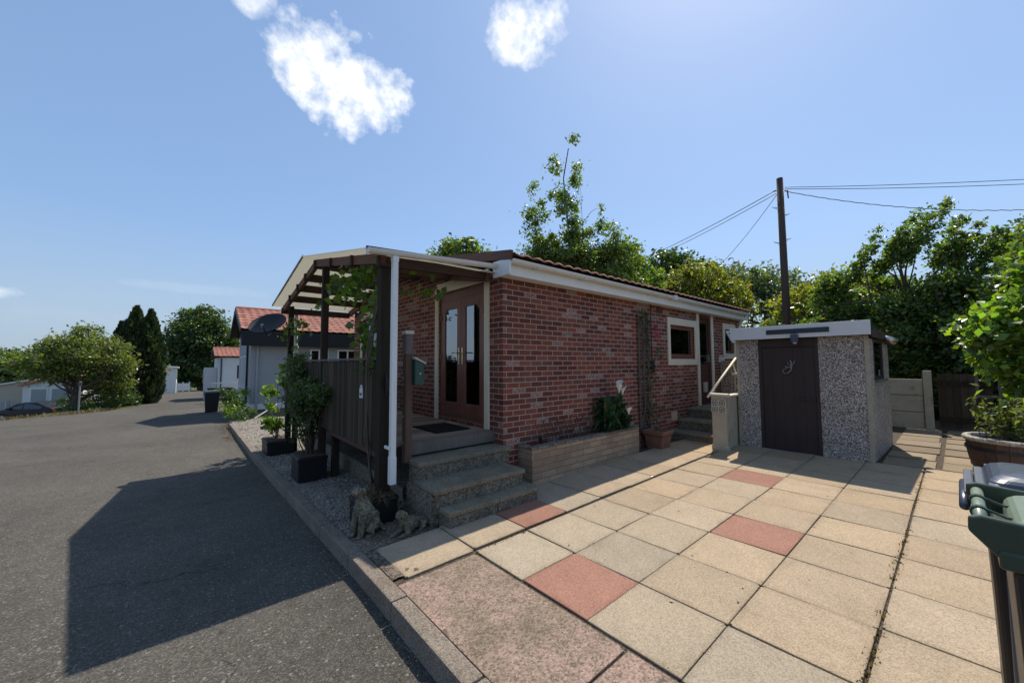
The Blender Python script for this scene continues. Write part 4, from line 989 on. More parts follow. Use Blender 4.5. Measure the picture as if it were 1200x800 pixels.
# ------------------------------------------------------------ pebbledash shed
def shed_():
    g = thing('pebbledash_shed', 'small flat roofed pebbledash concrete shed with brown door', 'shed', (7.86, 1.79, .05))
    g.rotation_euler = (0, 0, math.radians(-1.5))
    # local: x depth (back), y width; corner front right at (0,-.91), front left (0,.91)
    LM = lambda: M()
    def put(m, name, mat, parent, bevel=0, smooth=False):
        off = Vector(g.location); m.v = [tuple(Vector(v)+off) for v in m.v]; return m.build(name, mat, parent, bevel, smooth)
    D, W = 1.92, .91; Y0, Y1 = -W, W
    dl, dr = .56, -.31      # door opening (left, right) in local y
    m = LM(); m.box(0, dl+.0, -.15, .07, Y1-.04, 1.97); m.box(0, Y0+.04, -.15, .07, dr, 1.97)
    m.box(.07, Y1-.07, -.15, D, Y1, 1.90); m.box(D-.07, Y0+.07, -.15, D, Y1-.07, 1.86)
    m.box(.07, Y0, -.15, D, Y0+.07, 1.28); m.box(.07, Y0, 1.28, .44, Y0+.07, 1.93); m.box(1.30, Y0, 1.28, D, Y0+.07, 1.90)
    put(m, 'wall_panel', 'dash', g)
    for ya in (Y1-.04, Y0-.012):
        m = LM(); m.box(-.012, ya, -.12, .05, ya+.052, 1.97); put(m, 'corner_strip', 'concrete_panel', g, .004)
    m = LM(); m.prism([(-.10, 1.985), (2.08, 1.86), (2.08, 1.91), (-.10, 2.17)], Y0-.05, Y1+.06, lambda a, b, d: (a, d, b)); put(m, 'roof', 'blackboard', g)
    m = LM(); m.box(-.125, Y0-.06, 1.975, -.10, Y1+.07, 2.195); put(m, 'fascia', 'fascia_grey', g, .004)
    m = LM(); m.box(-.10, Y0-.075, 1.94, 2.05, Y0-.052, 2.06); put(m, 'side_board', 'darkwood_h', g)
    # door
    m = LM(); frame(m, 'X', .0, .07, dr+.002, dl-.002, -.04, 1.968, .05, .14, 0); fr = put(m, 'door_frame', 'garage_door', g, .004)
    m = LM(); n = 5; ww = (dl-dr-.108)/n
    for k in range(n): m.box(.022, dr+.054+ww*k+.0008, .02, .05, dr+.054+ww*(k+1)-.0008, 1.822)
    m.box(.05, dr+.054, .02, .055, dl-.054, 1.822)
    df = put(m, 'door', 'garage_door', fr, .0015)
    m = LM(); m.box(-.005, dr+.06, .93, .02, dr+.30, .955); m.box(.004, dr+.06, .90, .021, dr+.09, .98); put(m, 'latch', 'black_metal', df)
    m = LM(); m.box(-.03, dr+.02, .015, .0, dl-.02, .045); put(m, 'threshold', 'grey_metal', fr)
    # nameplate: slate strip, its faded lettering a row of shallow scratches
    m = LM(); m.box(-.140, -.49, 2.045, -.126, .38, 2.125); npz = put(m, 'nameplate', 'slate', g, .004)
    # security lamp
    m = LM(); m.box(-.19, -.09, 1.90, -.128, .015, 2.03); lm_ = put(m, 'security_lamp', 'navy', g, .012)
    m = LM(); m.lathe((-.165, -.04, 1.865), [(.026, 0), (.032, .012), (.032, .034)], 12); put(m, 'sensor', 'grey_metal', lm_, 0, True)
    # gecko ornament
    def S_(pts): return [(-.0+.008, y, z) for y, z in pts]
    yo, zo = .10, 1.49
    m = LM(); sp = lambda q: [(.010, yo-a*.155, zo+b*.155) for a, b in q]
    body = [(.10, .72), (.15, .55), (.22, .38), (.24, .20), (.14, .0), (.02, -.18)]
    m.tube(sp(body), [.010, .018, .013, .020, .019, .012], 8)
    tail = [(.16, -.05), (.20, -.28), (.06, -.52), (-.18, -.74), (-.42, -.80), (-.62, -.64), (-.60, -.42), (-.38, -.24), (-.12, -.12)]
    m.tube(sp(tail), [.012, .011, .011, .010, .010, .009, .008, .006, .004], 8)
    for q in ([(.22, .30), (-.02, .22), (-.10, .36), (-.16, .50)], [(.24, .28), (.42, .34), (.50, .48), (.50, .66)], [(.06, -.08), (-.16, -.02), (-.34, -.18), (-.36, -.02), (-.24, .06)], [(.14, -.06), (.26, -.14), (.30, -.18)]):
        m.tube(sp(q), [.009]*len(q), 6)
    put(m, 'gecko_ornament', 'dull_metal', df, 0, True)
    # side window, dark board
    m = LM(); frame(m, 'Y', Y0-.006, Y0+.05, .44, 1.30, 1.28, 1.93, .05); sw = put(m, 'window', 'garage_door', g, .004)
    m = LM(); m.box(.49, Y0+.014, 1.33, 1.25, Y0+.022, 1.88); put(m, 'pane', 'glass_dark', sw)
    m = LM(); m.box(.42, Y0-.05, 1.24, 1.32, Y0-.008, 1.277); put(m, 'sill', 'greypost', sw)
    # floodlights under the side eave
    for x in (1.05, 1.28):
        m = LM(); m.tube([(x, Y0-.02, 1.99), (x+.02, Y0-.11, 1.95), (x+.05, Y0-.18, 1.90)], [.03, .045, .055], 10); put(m, 'floodlight', 'metal', g, 0, True)
    return g
shed_()

# ------------------------------------------------------------ wheelie bins
def wheelie(name, label, x0, y0, z0, bodym, headm, lidm, group, flat=False, w=.52, parts=True):
    """rear with the handle faces +Y, width along X"""
    g = thing(name, label, 'wheelie bin', (x0+w/2, y0-.3, z0), group)
    H = .98; d = .56
    # body: tapered hopper, rear edge vertical
    def ring(z, inset, dd): return [(x0+inset, y0-.055-dd*.02, z0+z), (x0+w-inset, y0-.055-dd*.02, z0+z), (x0+w-inset, y0-d+inset*1.2, z0+z), (x0+inset, y0-d+inset*1.2, z0+z)]
    vs = ring(.03, .055, 1) + ring(.12, .05, 1) + ring(.60, .022, .5) + ring(H-.06, .004, 0)
    fs = [(0, 3, 2, 1)]
    for i in range(3):
        for k in range(4): fs.append((i*4+k, i*4+(k+1) % 4, i*4+4+(k+1) % 4, i*4+4+k))
    m = M(); m.add(vs, fs + [(12, 13, 14, 15)]); body = m.build('body', bodym, g, bevel=.02, seg=3)
    if parts:
        m = M(); m.box(x0-.006, y0-.34, z0+.05, x0+.03, y0-.10, z0+.90); m.build('side_panel', 'greyplastic', body, bevel=.01)
    # rim
    m = M(); frm = [(x0-.02, y0-.03), (x0+w+.02, y0-.03), (x0+w+.02, y0-d-.02), (x0-.02, y0-d-.02)]
    m.prism(frm, z0+H-.06, z0+H, lambda a, b, dd: (a, b, dd)); rim = m.build('rim', headm, g, bevel=.012, seg=3)
    # side wings that carry the handle bar
    if flat:      # plain grooved rear flange instead of wings
        for k, (a, b) in enumerate(((.0, .02), (-.035, .04), (-.07, .06))):
            m = M(); m.box(x0-.01, y0+a-.032, z0+H+.002, x0+w+.01, y0+a, z0+H+b); m.build('rear_flange', headm, rim, bevel=.008)
    prof = [(.030, .05), (.028, .095), (.0, .105), (-.08, .10), (-.30, .085), (-.42, .05), (-.42, .0), (-.25, -.02), (-.12, -.035), (-.03, -.02)]
    for xx in (x0-.012, x0+w-.012) if not flat else ():
        m = M(); m.prism(prof, xx, xx+.024, lambda a, b, dd: (dd, y0+a, z0+H+b-.01)); m.build('handle_wing', headm, rim, bevel=.009, seg=3)
    hz_ = z0+H+(.062 if not flat else -.05)
    m = M(); m.tube([(x0, y0+.0, hz_), (x0+w, y0+.0, hz_)], .0175, 14); hb = m.build('handle', headm if not parts else lidm, g, smooth=True)
    # hinge straps
    for xx in (x0+.17, x0+.34) if not flat else ():
        m = M(); m.tube([(xx-.012, y0+.0, z0+H+.062), (xx+.012, y0, z0+H+.062)], .024, 14)
        m.tube([(xx, y0-.015, z0+H+.075), (xx-.01, y0-.06, z0+H+.06), (xx-.025, y0-.11, z0+H+.065)], .0045, 6)
        m.build('hinge', headm, hb, smooth=False)
    # domed lid
    m = M(); n = 10; vs = []; fs = []
    lx0, lx1, ly0, ly1 = x0+.012, x0+w-.012, y0-.062, y0-d-.035
    levels = [(0, 0), (0, .035), (.004, .05), (.014, .064), (.03, .076), (.06, .088), (.10, .094), (.15, .098)]
    for ins, hh in levels:
        a0, a1, b0, b1 = lx0+ins, lx1-ins, ly0-ins*.8, ly1+ins; r = .05
        for (cx, cy, sa) in ((a1-r, b0-r, 0), (a0+r, b0-r, PI/2), (a0+r, b1+r, PI), (a1-r, b1+r, 1.5*PI)):
            for k in range(8): t = sa+PI/2*k/7; vs.append((cx+r*math.cos(t), cy+r*math.sin(t), z0+H+.003+hh*(1.0 if flat else 1)))
    q = 32
    for i in range(len(levels)-1):
        for k in range(q): fs.append((i*q+k, i*q+(k+1) % q, (i+1)*q+(k+1) % q, (i+1)*q+k))
    fs.append(tuple((len(levels)-1)*q+k for k in range(q))); m.add(vs, fs)
    lid = m.build('lid', lidm, g, smooth=False, bevel=.004)
    for xx in (x0+.05, x0+w-.10):
        m = M(); m.lathe((xx, y0-.23, z0+.10), [(.10, 0), (.10, .06)], 20, mat=Matrix.Rotation(PI/2, 3, 'Y')); wh = m.build('wheel', 'tyre', g, bevel=.01)
    return g
wheelie('wheelie_bin', 'green lidded wheelie bin with dark brown body, nearest the camera', 2.0, -.025, gp(2.2, 0), 'soot', 'greenbin', 'greenlid', 'wheelie bins on the paving')
wheelie('wheelie_bin', 'navy blue lidded wheelie bin just behind the green lidded one', 2.64, .01, gp(2.9, 0), 'soot', 'greyplastic', 'navy', 'wheelie bins on the paving', flat=True)

# ------------------------------------------------------------ half barrel with flowers, right
hb = thing('half_barrel', 'weathered half barrel planter with pale rough rim beside the path', 'planter', (8.42, -.48, .12))
m = M(); n = 26
for k in range(n):
    a0, a1 = 2*PI*k/n+.006, 2*PI*(k+1)/n-.006; t = rng.uniform(.7, 1.35); vs = []
    for z, r in ((0, .40), (.15, .445), (.30, .468), (.42, .47)):
        for (rr, a) in ((r, a0), (r, a1), (r-.03, a1), (r-.03, a0)): vs.append((8.42+rr*math.cos(a), -.48+rr*math.sin(a), .12+z))
    fs = []
    for i in range(3):
        for q in range(4): fs.append((i*4+q, i*4+(q+1) % 4, i*4+4+(q+1) % 4, i*4+4+q))
    m.add(vs, fs + [(0, 3, 2, 1), (12, 13, 14, 15)], (t, t*.96, t*.92))
m.build('stave', 'cedar', hb)
m = M()
for z, r in ((.07, .427), (.30, .474)): m.lathe((8.42, -.48, .12+z), [(r, 0), (r+.006, .0), (r+.006, .04), (r, .04)], 40, cap=False)
m.build('hoop', 'black_metal', hb)
m = M(); prof = [(.43, .42), (.49, .42), (.505, .45), (.49, .475), (.44, .475), (.43, .42)]
m.lathe((8.42, -.48, .12), prof, 40, cap=False); m.build('rim', 'rim', hb, smooth=True)
m = M(); m.lathe((8.42, -.48, .12), [(.44, .40), (.2, .43), (.01, .44)], 24); m.build('soil', 'soil', hb)
bp = thing('barrel_plant', 'upright leafy stems with yellowish tips growing in the half barrel', 'plant', (8.42, -.48, .54))
rb = np.random.default_rng(21); m = M(); P = []
for k in range(60):
    a = rb.uniform(0, 6.3); r = rb.uniform(.02, .36); x, y = 8.42+r*math.cos(a), -.48+r*math.sin(a); h = rb.uniform(.25, .62); dx, dy = rb.normal(size=2)*.06
    m.tube([(x, y, .54), (x+dx*.5, y+dy*.5, .54+h*.5), (x+dx, y+dy, .54+h)], [.005, .004, .003], 4)
    for q in range(20): t = rb.uniform(.15, 1); P.append((x+dx*t+rb.normal()*.03, y+dy*t+rb.normal()*.03, .54+h*t))
m.build('stem', 'twig', bp); leaves('foliage', P, .085, 'leaf_olive', bp, rb, .4, (.5, 1.5), .1)

# ------------------------------------------------------------ dog statues, pots
def statue(name, label, loc, verts, edges, radii, rot, scale, extra, seed):
    t = thing(name, label, 'statue', loc)
    vs, fs = skin(verts, edges, radii, 2)
    g = np.random.default_rng(seed); R = Matrix.Rotation(rot, 3, 'Z'); m = M()
    q = [Vector(loc) + R @ (Vector(v)*scale) for v in vs]
    q = [p + Vector(g.normal(size=3))*.0012 for p in q]
    m.add(q, fs); b = m.build('body', 'statue', t, smooth=True)
    if extra:
        m = M()
        for kind, p, r, sq in extra:
            c = Vector(loc) + R @ (Vector(p)*scale); mm = R @ Matrix.Diagonal(Vector(sq)) 
            m.lathe(c, [(r*math.sin(PI*i/7+.001)*scale, -r*math.cos(PI*i/7)*scale) for i in range(8)], 10, mat=mm)
        m.build('ear', 'statue', t, smooth=True)
    return t
# sitting hound: x forward
V = [(-.10, 0, .14), (-.02, 0, .22), (.04, 0, .34), (.07, 0, .46), (.09, 0, .56), (.13, 0, .635), (.23, 0, .61),        # pelvis, back, chest, neck, head, muzzle
     (.09, .075, .34), (.125, .08, .18), (.135, .08, .035), (.19, .08, .025), (.09, -.075, .34), (.125, -.08, .18), (.135, -.08, .035), (.19, -.08, .025),
     (-.03, .12, .15), (.06, .13, .11), (-.03, .125, .04), (.09, .13, .025), (-.03, -.12, .15), (.06, -.13, .11), (-.03, -.125, .04), (.09, -.13, .025), (-.22, .02, .06), (-.20, .14, .03)]
E_ = [(0, 1), (1, 2), (2, 3), (3, 4), (4, 5), (5, 6), (2, 7), (7, 8), (8, 9), (9, 10), (2, 11), (11, 12), (12, 13), (13, 14), (0, 15), (15, 16), (16, 17), (17, 18), (0, 19), (19, 20), (20, 21), (21, 22), (0, 23), (23, 24)]
R_ = [.125, .125, .125, .09, .072, .08, .045, .065, .048, .038, .038, .065, .048, .038, .038, .085, .07, .045, .035, .085, .07, .045, .035, .035, .022]
statue('dog_statue', 'mossy stone statue of a sitting dog on the gravel by the kerb', (1.38, 3.85, -.062), V, E_, R_, math.radians(-165), .72, [('e', (.09, .075, .60), .06, (.5, .5, 1.2)), ('e', (.09, -.075, .60), .06, (.5, .5, 1.2))], 1)
V = [(-.26, 0, .11), (-.10, 0, .13), (.06, 0, .15), (.14, 0, .22), (.17, 0, .31), (.21, 0, .36), (.30, 0, .335),
     (.10, .08, .09), (.14, .09, .035), (.34, .085, .03), (.10, -.08, .09), (.14, -.09, .035), (.34, -.085, .03),
     (-.26, .11, .09), (-.13, .14, .05), (-.24, .14, .03), (-.05, .15, .025), (-.26, -.11, .09), (-.13, -.14, .05), (-.24, -.14, .03), (-.05, -.15, .025), (-.36, .05, .05), (-.30, .20, .025)]
E_ = [(0, 1), (1, 2), (2, 3), (3, 4), (4, 5), (5, 6), (2, 7), (7, 8), (8, 9), (2, 10), (10, 11), (11, 12), (0, 13), (13, 14), (14, 15), (15, 16), (0, 17), (17, 18), (18, 19), (19, 20), (0, 21), (21, 22)]
R_ = [.105, .10, .11, .095, .085, .09, .05, .06, .045, .035, .06, .045, .035, .085, .065, .04, .033, .085, .065, .04, .033, .035, .022]
statue('dog_statue', 'mossy stone statue of a lying dog on the ground beside the concrete steps', (1.72, 3.60, -.046), V, E_, R_, math.radians(-158), .60, [('e', (.17, .08, .325), .055, (.5, .5, 1.2)), ('e', (.17, -.08, .325), .055, (.5, .5, 1.2))], 2)
def boxpot(label, x0, y0, x1, y1, z, h, rot=0):
    t = thing('plant_pot', label, 'plant pot', ((x0+x1)/2, (y0+y1)/2, z))
    m = M(); m.box(x0, y0, z, x1, y1, z+h); m.box(x0-.012, y0-.012, z+h-.05, x1+.012, y1+.012, z+h-.002); m.build('pot', 'black', t, bevel=.012)
    m = M(); m.box(x0+.02, y0+.02, z+h-.0015, x1-.02, y1-.02, z+h+.012); m.build('soil', 'soil', t)
    return t
boxpot('large square black plant pot on the gravel by the deck fence', 1.31, 6.55, 1.72, 7.05, zr(6.8)+.08, .38)
boxpot('long low black plant pot on the gravel further along the kerb', 1.30, 9.45, 1.80, 10.2, zr(9.8)+.08, .30)
boxpot('black plant pot with dry grass under the corner canopy post', 1.38, 4.02, 1.78, 4.36, zr(4.2)+.08, .28)
def bush(name, label, base, blobs, mat, seed, size, cl_r, per, stems=10, h0=.0, tint=(.5, 1.4), aspect=.5, up_bias=.3):
    g = np.random.default_rng(seed); t = thing(name, label, 'shrub' if name.endswith('shrub') else 'plant', base)
    P, C = crown_points(blobs, g, cl_r, per, .5); m = M()
    for i in g.choice(len(C), min(stems, len(C)), replace=False): limb(m, (base[0]+g.normal()*.03, base[1]+g.normal()*.03, base[2]), C[i], .010, .003, g, .08, 6, 4)
    m.build('stem', 'twig', t, smooth=True); leaves('foliage', P, size, mat, t, g, aspect, tint, up_bias=up_bias); return t
bush('leafy_shrub', 'tall fine leaved dark green shrub growing from the large square pot', (1.52, 6.8, zr(6.8)+.45), [(1.52, 7.0, .72, .18, .28, .42, 40), (1.50, 7.0, 1.10, .20, .48, .24, 60), (1.57, 6.4, 1.10, .14, .36, .16, 24), (1.56, 7.9, 1.36, .15, .36, .28, 36), (1.58, 8.3, 1.60, .12, .35, .2, 24)], 'leaf_shrub', 31, .060, .11, 40, 20)
bush('potted_vine', 'young yellow green vine growing from the long low pot', (1.55, 9.8, zr(9.8)+.36), [(1.45, 9.9, .30, .2, .35, .14, 22), (1.45, 10.3, .95, .08, .25, .16, 6), (1.50, 10.4, .62, .08, .15, .10, 4), (1.62, 9.65, 1.35, .06, .12, .25, 6)], 'leaf_bright', 32, .10, .10, 14, 9, aspect=.8)
gs = thing('dry_grass', 'wispy dry grass tuft in the black pot below the canopy post', 'grass tuft', (1.58, 4.2, .13))
g_ = np.random.default_rng(33); m = M()
for k in range(150):
    a = g_.uniform(0, 6.3); r = g_.uniform(.1, .38); b = Vector((1.58+g_.normal()*.08, 4.18+g_.normal()*.08, .14)); tp = b + Vector((math.cos(a)*r, math.sin(a)*r, g_.uniform(-.05, .14)))
    blade(m, b, tp, .004, .06, g_, .1)
m.build('blades', 'leaf_dry', gs)

# ------------------------------------------------------------ satellite dish at the far canopy post
sd_ = thing('satellite_dish', 'dark mesh satellite dish on a bracket at the far canopy post', 'satellite dish', (1.5, 9.5, 2.2))
rot = Matrix.Rotation(math.radians(-38), 3, 'X') @ Matrix.Rotation(math.radians(68), 3, 'Y')
rot = (Vector((-.42, -.50, .76)).normalized()).to_track_quat('Z', 'Y').to_matrix()
m = M(); m.lathe((1.27, 9.52, 2.44), [(.36, .075), (.27, .042), (.18, .019), (.09, .005), (.005, 0)], 28, cap=False, mat=rot); m.lathe((1.27, 9.52, 2.43), [(.365, .075), (.27, .042), (.18, .019), (.09, .005), (.005, 0)], 28, cap=False, mat=rot); m.build('dish', 'blackboard', sd_, smooth=True)
m = M(); m.tube([(1.62, 9.45, 2.28), (1.42, 9.5, 2.24), (1.30, 9.53, 2.36)], .018, 8); m.build('bracket', 'black_metal', sd_)
m = M(); m.tube([(1.30, 9.50, 2.25), (1.20, 9.22, 2.20), (1.10, 9.15, 2.42)], .010, 6); m.build('feed_arm', 'black_metal', sd_)
m = M(); m.tube([(1.10, 9.15, 2.42), (1.13, 9.20, 2.36)], .028, 8); m.build('receiver', 'grey_metal', sd_)

# ------------------------------------------------------------ neighbour homes
def simple_house(name, label, x0, x1, y0, y1, zb, ze, zrg, wallm, roofm, base_h=.45, basem='stonebase', axis='X', ov=.35, black=.0, sk='white'):
    h = thing(name, label, 'house', ((x0+x1)/2, (y0+y1)/2, zb)); ym = (y0+y1)/2; xm = (x0+x1)/2
    m = M(); m.box(x0, y0, zb+base_h, x1, y1, ze)
    if axis == 'X': m.prism([(y0, ze), (y1, ze), (ym, zrg-.1)], x0, x1, lambda a, b, d: (d, a, b))
    else: m.prism([(x0, ze), (x1, ze), (xm, zrg-.1)], y0, y1, lambda a, b, d: (a, d, b))
    m.build('wall', wallm, h)
    m = M(); m.box(x0+.05, y0+.05, zb-.6, x1-.05, y1-.05, zb+base_h); m.build('base', basem, h)
    m = M(); m.box(x0-.03, y0-.03, zb+base_h-.12, x1+.03, y1+.03, zb+base_h+.12); m.build('skirt', sk, h)
    if axis == 'X':
        r = pantiles(x0-ov, x1+ov, y0-ov, ym, ze-.02+.12, zrg+.05, .30, .035, .36).build('roof', roofm, h, smooth=True)
        m = M(); m.add([(x0-ov, ym, zrg+.06), (x1+ov, ym, zrg+.06), (x1+ov, y1+ov, ze+.08), (x0-ov, y1+ov, ze+.08)], [(0, 1, 2, 3)]); m.build('rear_roof', roofm, h)
        m = M(); m.tube([(x0-ov, ym, zrg+.06), (x1+ov, ym, zrg+.06)], .09, 8); m.build('ridge_tile', roofm, r)
        m = M(); m.bar((x0-ov, y0-ov-.02, ze+.02), (x0-ov, ym, zrg-.02), .05, .22); m.bar((x0-ov, y1+ov, ze+.02), (x0-ov, ym, zrg-.02), .05, .22); m.build('barge_board', 'blackboard', h)
        m = M(); m.prism([(y0-ov, ze-.0), (y1+ov, ze-.0), (ym, zrg-.03)], x0-.05, x0-.004, lambda a, b, d: (d, a, b)); m.build('gable', 'blackboard', h)
        m = M(); m.add([(x0-ov, y0-ov, ze-.0), (x0-.05, y0-ov, ze-.0), (x0-.05, ym, zrg-.02), (x0-ov, ym, zrg-.02), (x0-ov, y1+ov, ze), (x0-.05, y1+ov, ze)], [(0, 1, 2, 3), (3, 2, 5, 4)]); m.build('soffit', 'blackboard', h)
    return h
def house_window(h, axis, c, u0, u1, z0, z1, fm='white', sgn=-1, mull=1):
    f = M(); frame(f, axis, c, c+sgn*.05, u0, u1, z0, z1, .07)
    for k in range(1, mull+1):
        u = u0+(u1-u0)*k/(mull+1)
        if axis == 'X': f.box(min(c, c+sgn*.045), u-.03, z0+.07, max(c, c+sgn*.045), u+.03, z1-.07)
        else: f.box(u-.03, min(c, c+sgn*.045), z0+.07, u+.03, max(c, c+sgn*.045), z1-.07)
    w = f.build('window', fm, h); g = M()
    if axis == 'X': g.box(min(c+sgn*.005, c+sgn*.012), u0+.07, z0+.07, max(c+sgn*.005, c+sgn*.012), u1-.07, z1-.07)
    else: g.box(u0+.07, min(c+sgn*.005, c+sgn*.012), z0+.07, u1-.07, max(c+sgn*.005, c+sgn*.012), z1-.07)
    g.build('pane', 'glass_dark', w); return w
n1 = simple_house('park_home', 'pale grey park home with terracotta roof and black eaves, next beyond the deck', 1.98, 11.5, 19.5, 24.3, -.62, 2.98, 4.2, 'wallgrey', 'tile_far', .42, ov=.40)
m = M(); m.box(1.60, 19.10, 2.40, 11.9, 19.13, 3.02); m.box(1.63, 19.13, 2.40, 11.9, 19.49, 2.43); m.build('fascia', 'blackboard', n1)
m = M(); m.tube([(2.22, 19.42, 2.4), (2.22, 19.42, -.5)], .045, 8); m.build('downpipe', 'wallgrey', n1)
m = M(); m.tube([(1.93, 20.2, 3.0), (1.93, 20.25, -.3)], .04, 8); m.build('side_pipe', 'blackboard', n1)
house_window(n1, 'Y', 19.5, 4.25, 5.05, 1.1, 2.3); house_window(n1, 'Y', 19.5, 5.45, 6.4, 1.1, 2.3); house_window(n1, 'X', 1.98, 20.9, 22.0, .5, 2.0); house_window(n1, 'X', 1.98, 22.5, 23.6, .5, 2.0)
m = M(); fz = 1.98
m.box(3.46, 19.44, 1.62, 3.72, 19.49, 1.66); m.box(3.50, 19.40, 1.70, 3.68, 19.49, 2.02); m.prism([(3.45, 2.02), (3.73, 2.02), (3.59, 2.2)], 19.38, 19.49, lambda a, b, d: (a, d, b)); m.build('wall_lantern', 'white', n1)
n2 = simple_house('park_home', 'far white park home with small red tiled roof beside the road', 1.75, 7.0, 38, 44, -1.25, 2.15, 2.95, 'wallwhite', 'tile_far', .5, ov=.25)
m = M(); m.tube([(1.95, 37.93, 2.1), (1.95, 37.93, -.8)], .05, 6); m.build('downpipe', 'navy', n2)
m = M(); m.box(.95, 39.0, -1.2, 1.74, 41.2, 1.35); bay = m.build('bay', 'wallwhite', n2)
house_window(n2, 'X', .95, 39.2, 41.0, .1, 1.1, mull=2); house_window(n2, 'Y', 38, 2.9, 3.6, .4, 1.6)
rl_ = thing('white_railing', 'white slatted railing in front of the far white park home', 'railing', (2.4, 37.0, -1.2))
m = M()
for k in range(16): m.box(1.4+.14*k, 37.0, -1.0, 1.44+.14*k, 37.03, .15)
m.build('slat', 'white', rl_)
for z in (.15, -.95):
    m = M(); m.box(1.35, 36.98, z, 3.6, 37.05, z+.07); m.build('rail', 'white', rl_)
n3 = thing('white_cabin', 'small pale cabin with flat roof at the end of the road', 'cabin', (-2.0, 63, -2.1))
m = M(); m.box(-3.0, 62, -2.1, -1.15, 66, 1.15); m.build('wall', 'wallwhite', n3)
m = M(); m.prism([(-3.2, 1.16), (-.95, 1.16), (-.95, 1.30), (-3.2, 1.55)], 61.8, 66.2, lambda a, b, d: (a, d, b)); m.build('roof', 'fascia_grey', n3)
m = M(); m.box(-1.15, 62.5, -.2, -1.12, 63.6, .9); m.build('window', 'glass_dark', n3)
rp = thing('porch_railing', 'white porch railing beside the small pale cabin', 'railing', (-.5, 62.3, -2.1))
m = M()
for x in (-1.05, -.5, .1): m.box(x-.06, 62, -2.1, x+.06, 62.1, -.55)
m.build('post', 'white', rp); m = M(); m.box(-1.05, 62.02, -1.5, .1, 62.06, -.7); m.build('panel', 'white', rp)
# bungalow and garage on the left, below the road
n4 = thing('white_bungalow', 'white gabled bungalow with big front windows behind the left road edge', 'bungalow', (-8.6, 51.5, -3.2))
Q = Matrix.Translation((-8.75, 49.3, 0)) @ Matrix.Rotation(math.radians(-9), 4, 'Z')
def qb(m, *a): m.box(*a, 1.0, Q)
m = M(); qb(m, -1.55, 0, -3.4, 1.75, 6, -.05); m.prism([(-1.55, -.05), (1.75, -.05), (.35, .52)], 0, 6, lambda a, b, d: Q @ Vector((a, d, b))); m.build('wall', 'wallwhite', n4)
m = M(); m.prism([(-1.75, -.10), (.35, .58), (.35, .70), (-1.75, .02)], -.3, 6.2, lambda a, b, d: Q @ Vector((a, d, b))); m.prism([(1.95, -.10), (.352, .58), (.352, .70), (1.95, .02)], -.3, 6.2, lambda a, b, d: Q @ Vector((a, d, b))); m.build('roof', 'tile', n4)
for (a, b) in ((-1.15, -.15), (.0, 1.45)):
    m = M(); qb(m, a, -.04, -1.45, b, 0, -.30); w = m.build('window', 'white', n4); m = M(); qb(m, a+.08, -.05, -1.37, b-.08, -.041, -.38); m.build('pane', 'blind', w)
n5 = thing('cream_outbuilding', 'cream low outbuilding left of the white bungalow', 'outbuilding', (-11.3, 52, -3.2))
Q = Matrix.Translation((-11.4, 51.0, 0)) @ Matrix.Rotation(math.radians(-9), 4, 'Z')
m = M(); m.prism([(-1.3, -3.4), (1.5, -3.4), (1.5, .35), (-1.3, -.2)], 0, 5, lambda a, b, d: Q @ Vector((a, d, b))); m.build('wall', 'wallcream', n5)
m = M(); m.prism([(-1.5, -.24), (1.7, .39), (1.7, .52), (-1.5, -.11)], -.2, 5.2, lambda a, b, d: Q @ Vector((a, d, b))); m.build('roof', 'fascia_grey', n5)
m = M(); m.box(-.9, -.03, -2.6, .2, 0, -1.3, 1, Q); m.build('door', 'wallgrey', n5)
lf_ = thing('grey_fence', 'grey board fence at the far left road edge', 'fence', (-12.2, 48, -2.9))
m = M()
for k in range(22): m.box(-14.2+.16*k, 47.4+.02*k, -3.0, -14.06+.16*k, 47.43+.02*k, -1.15)
m.build('board', 'wallgrey', lf_)
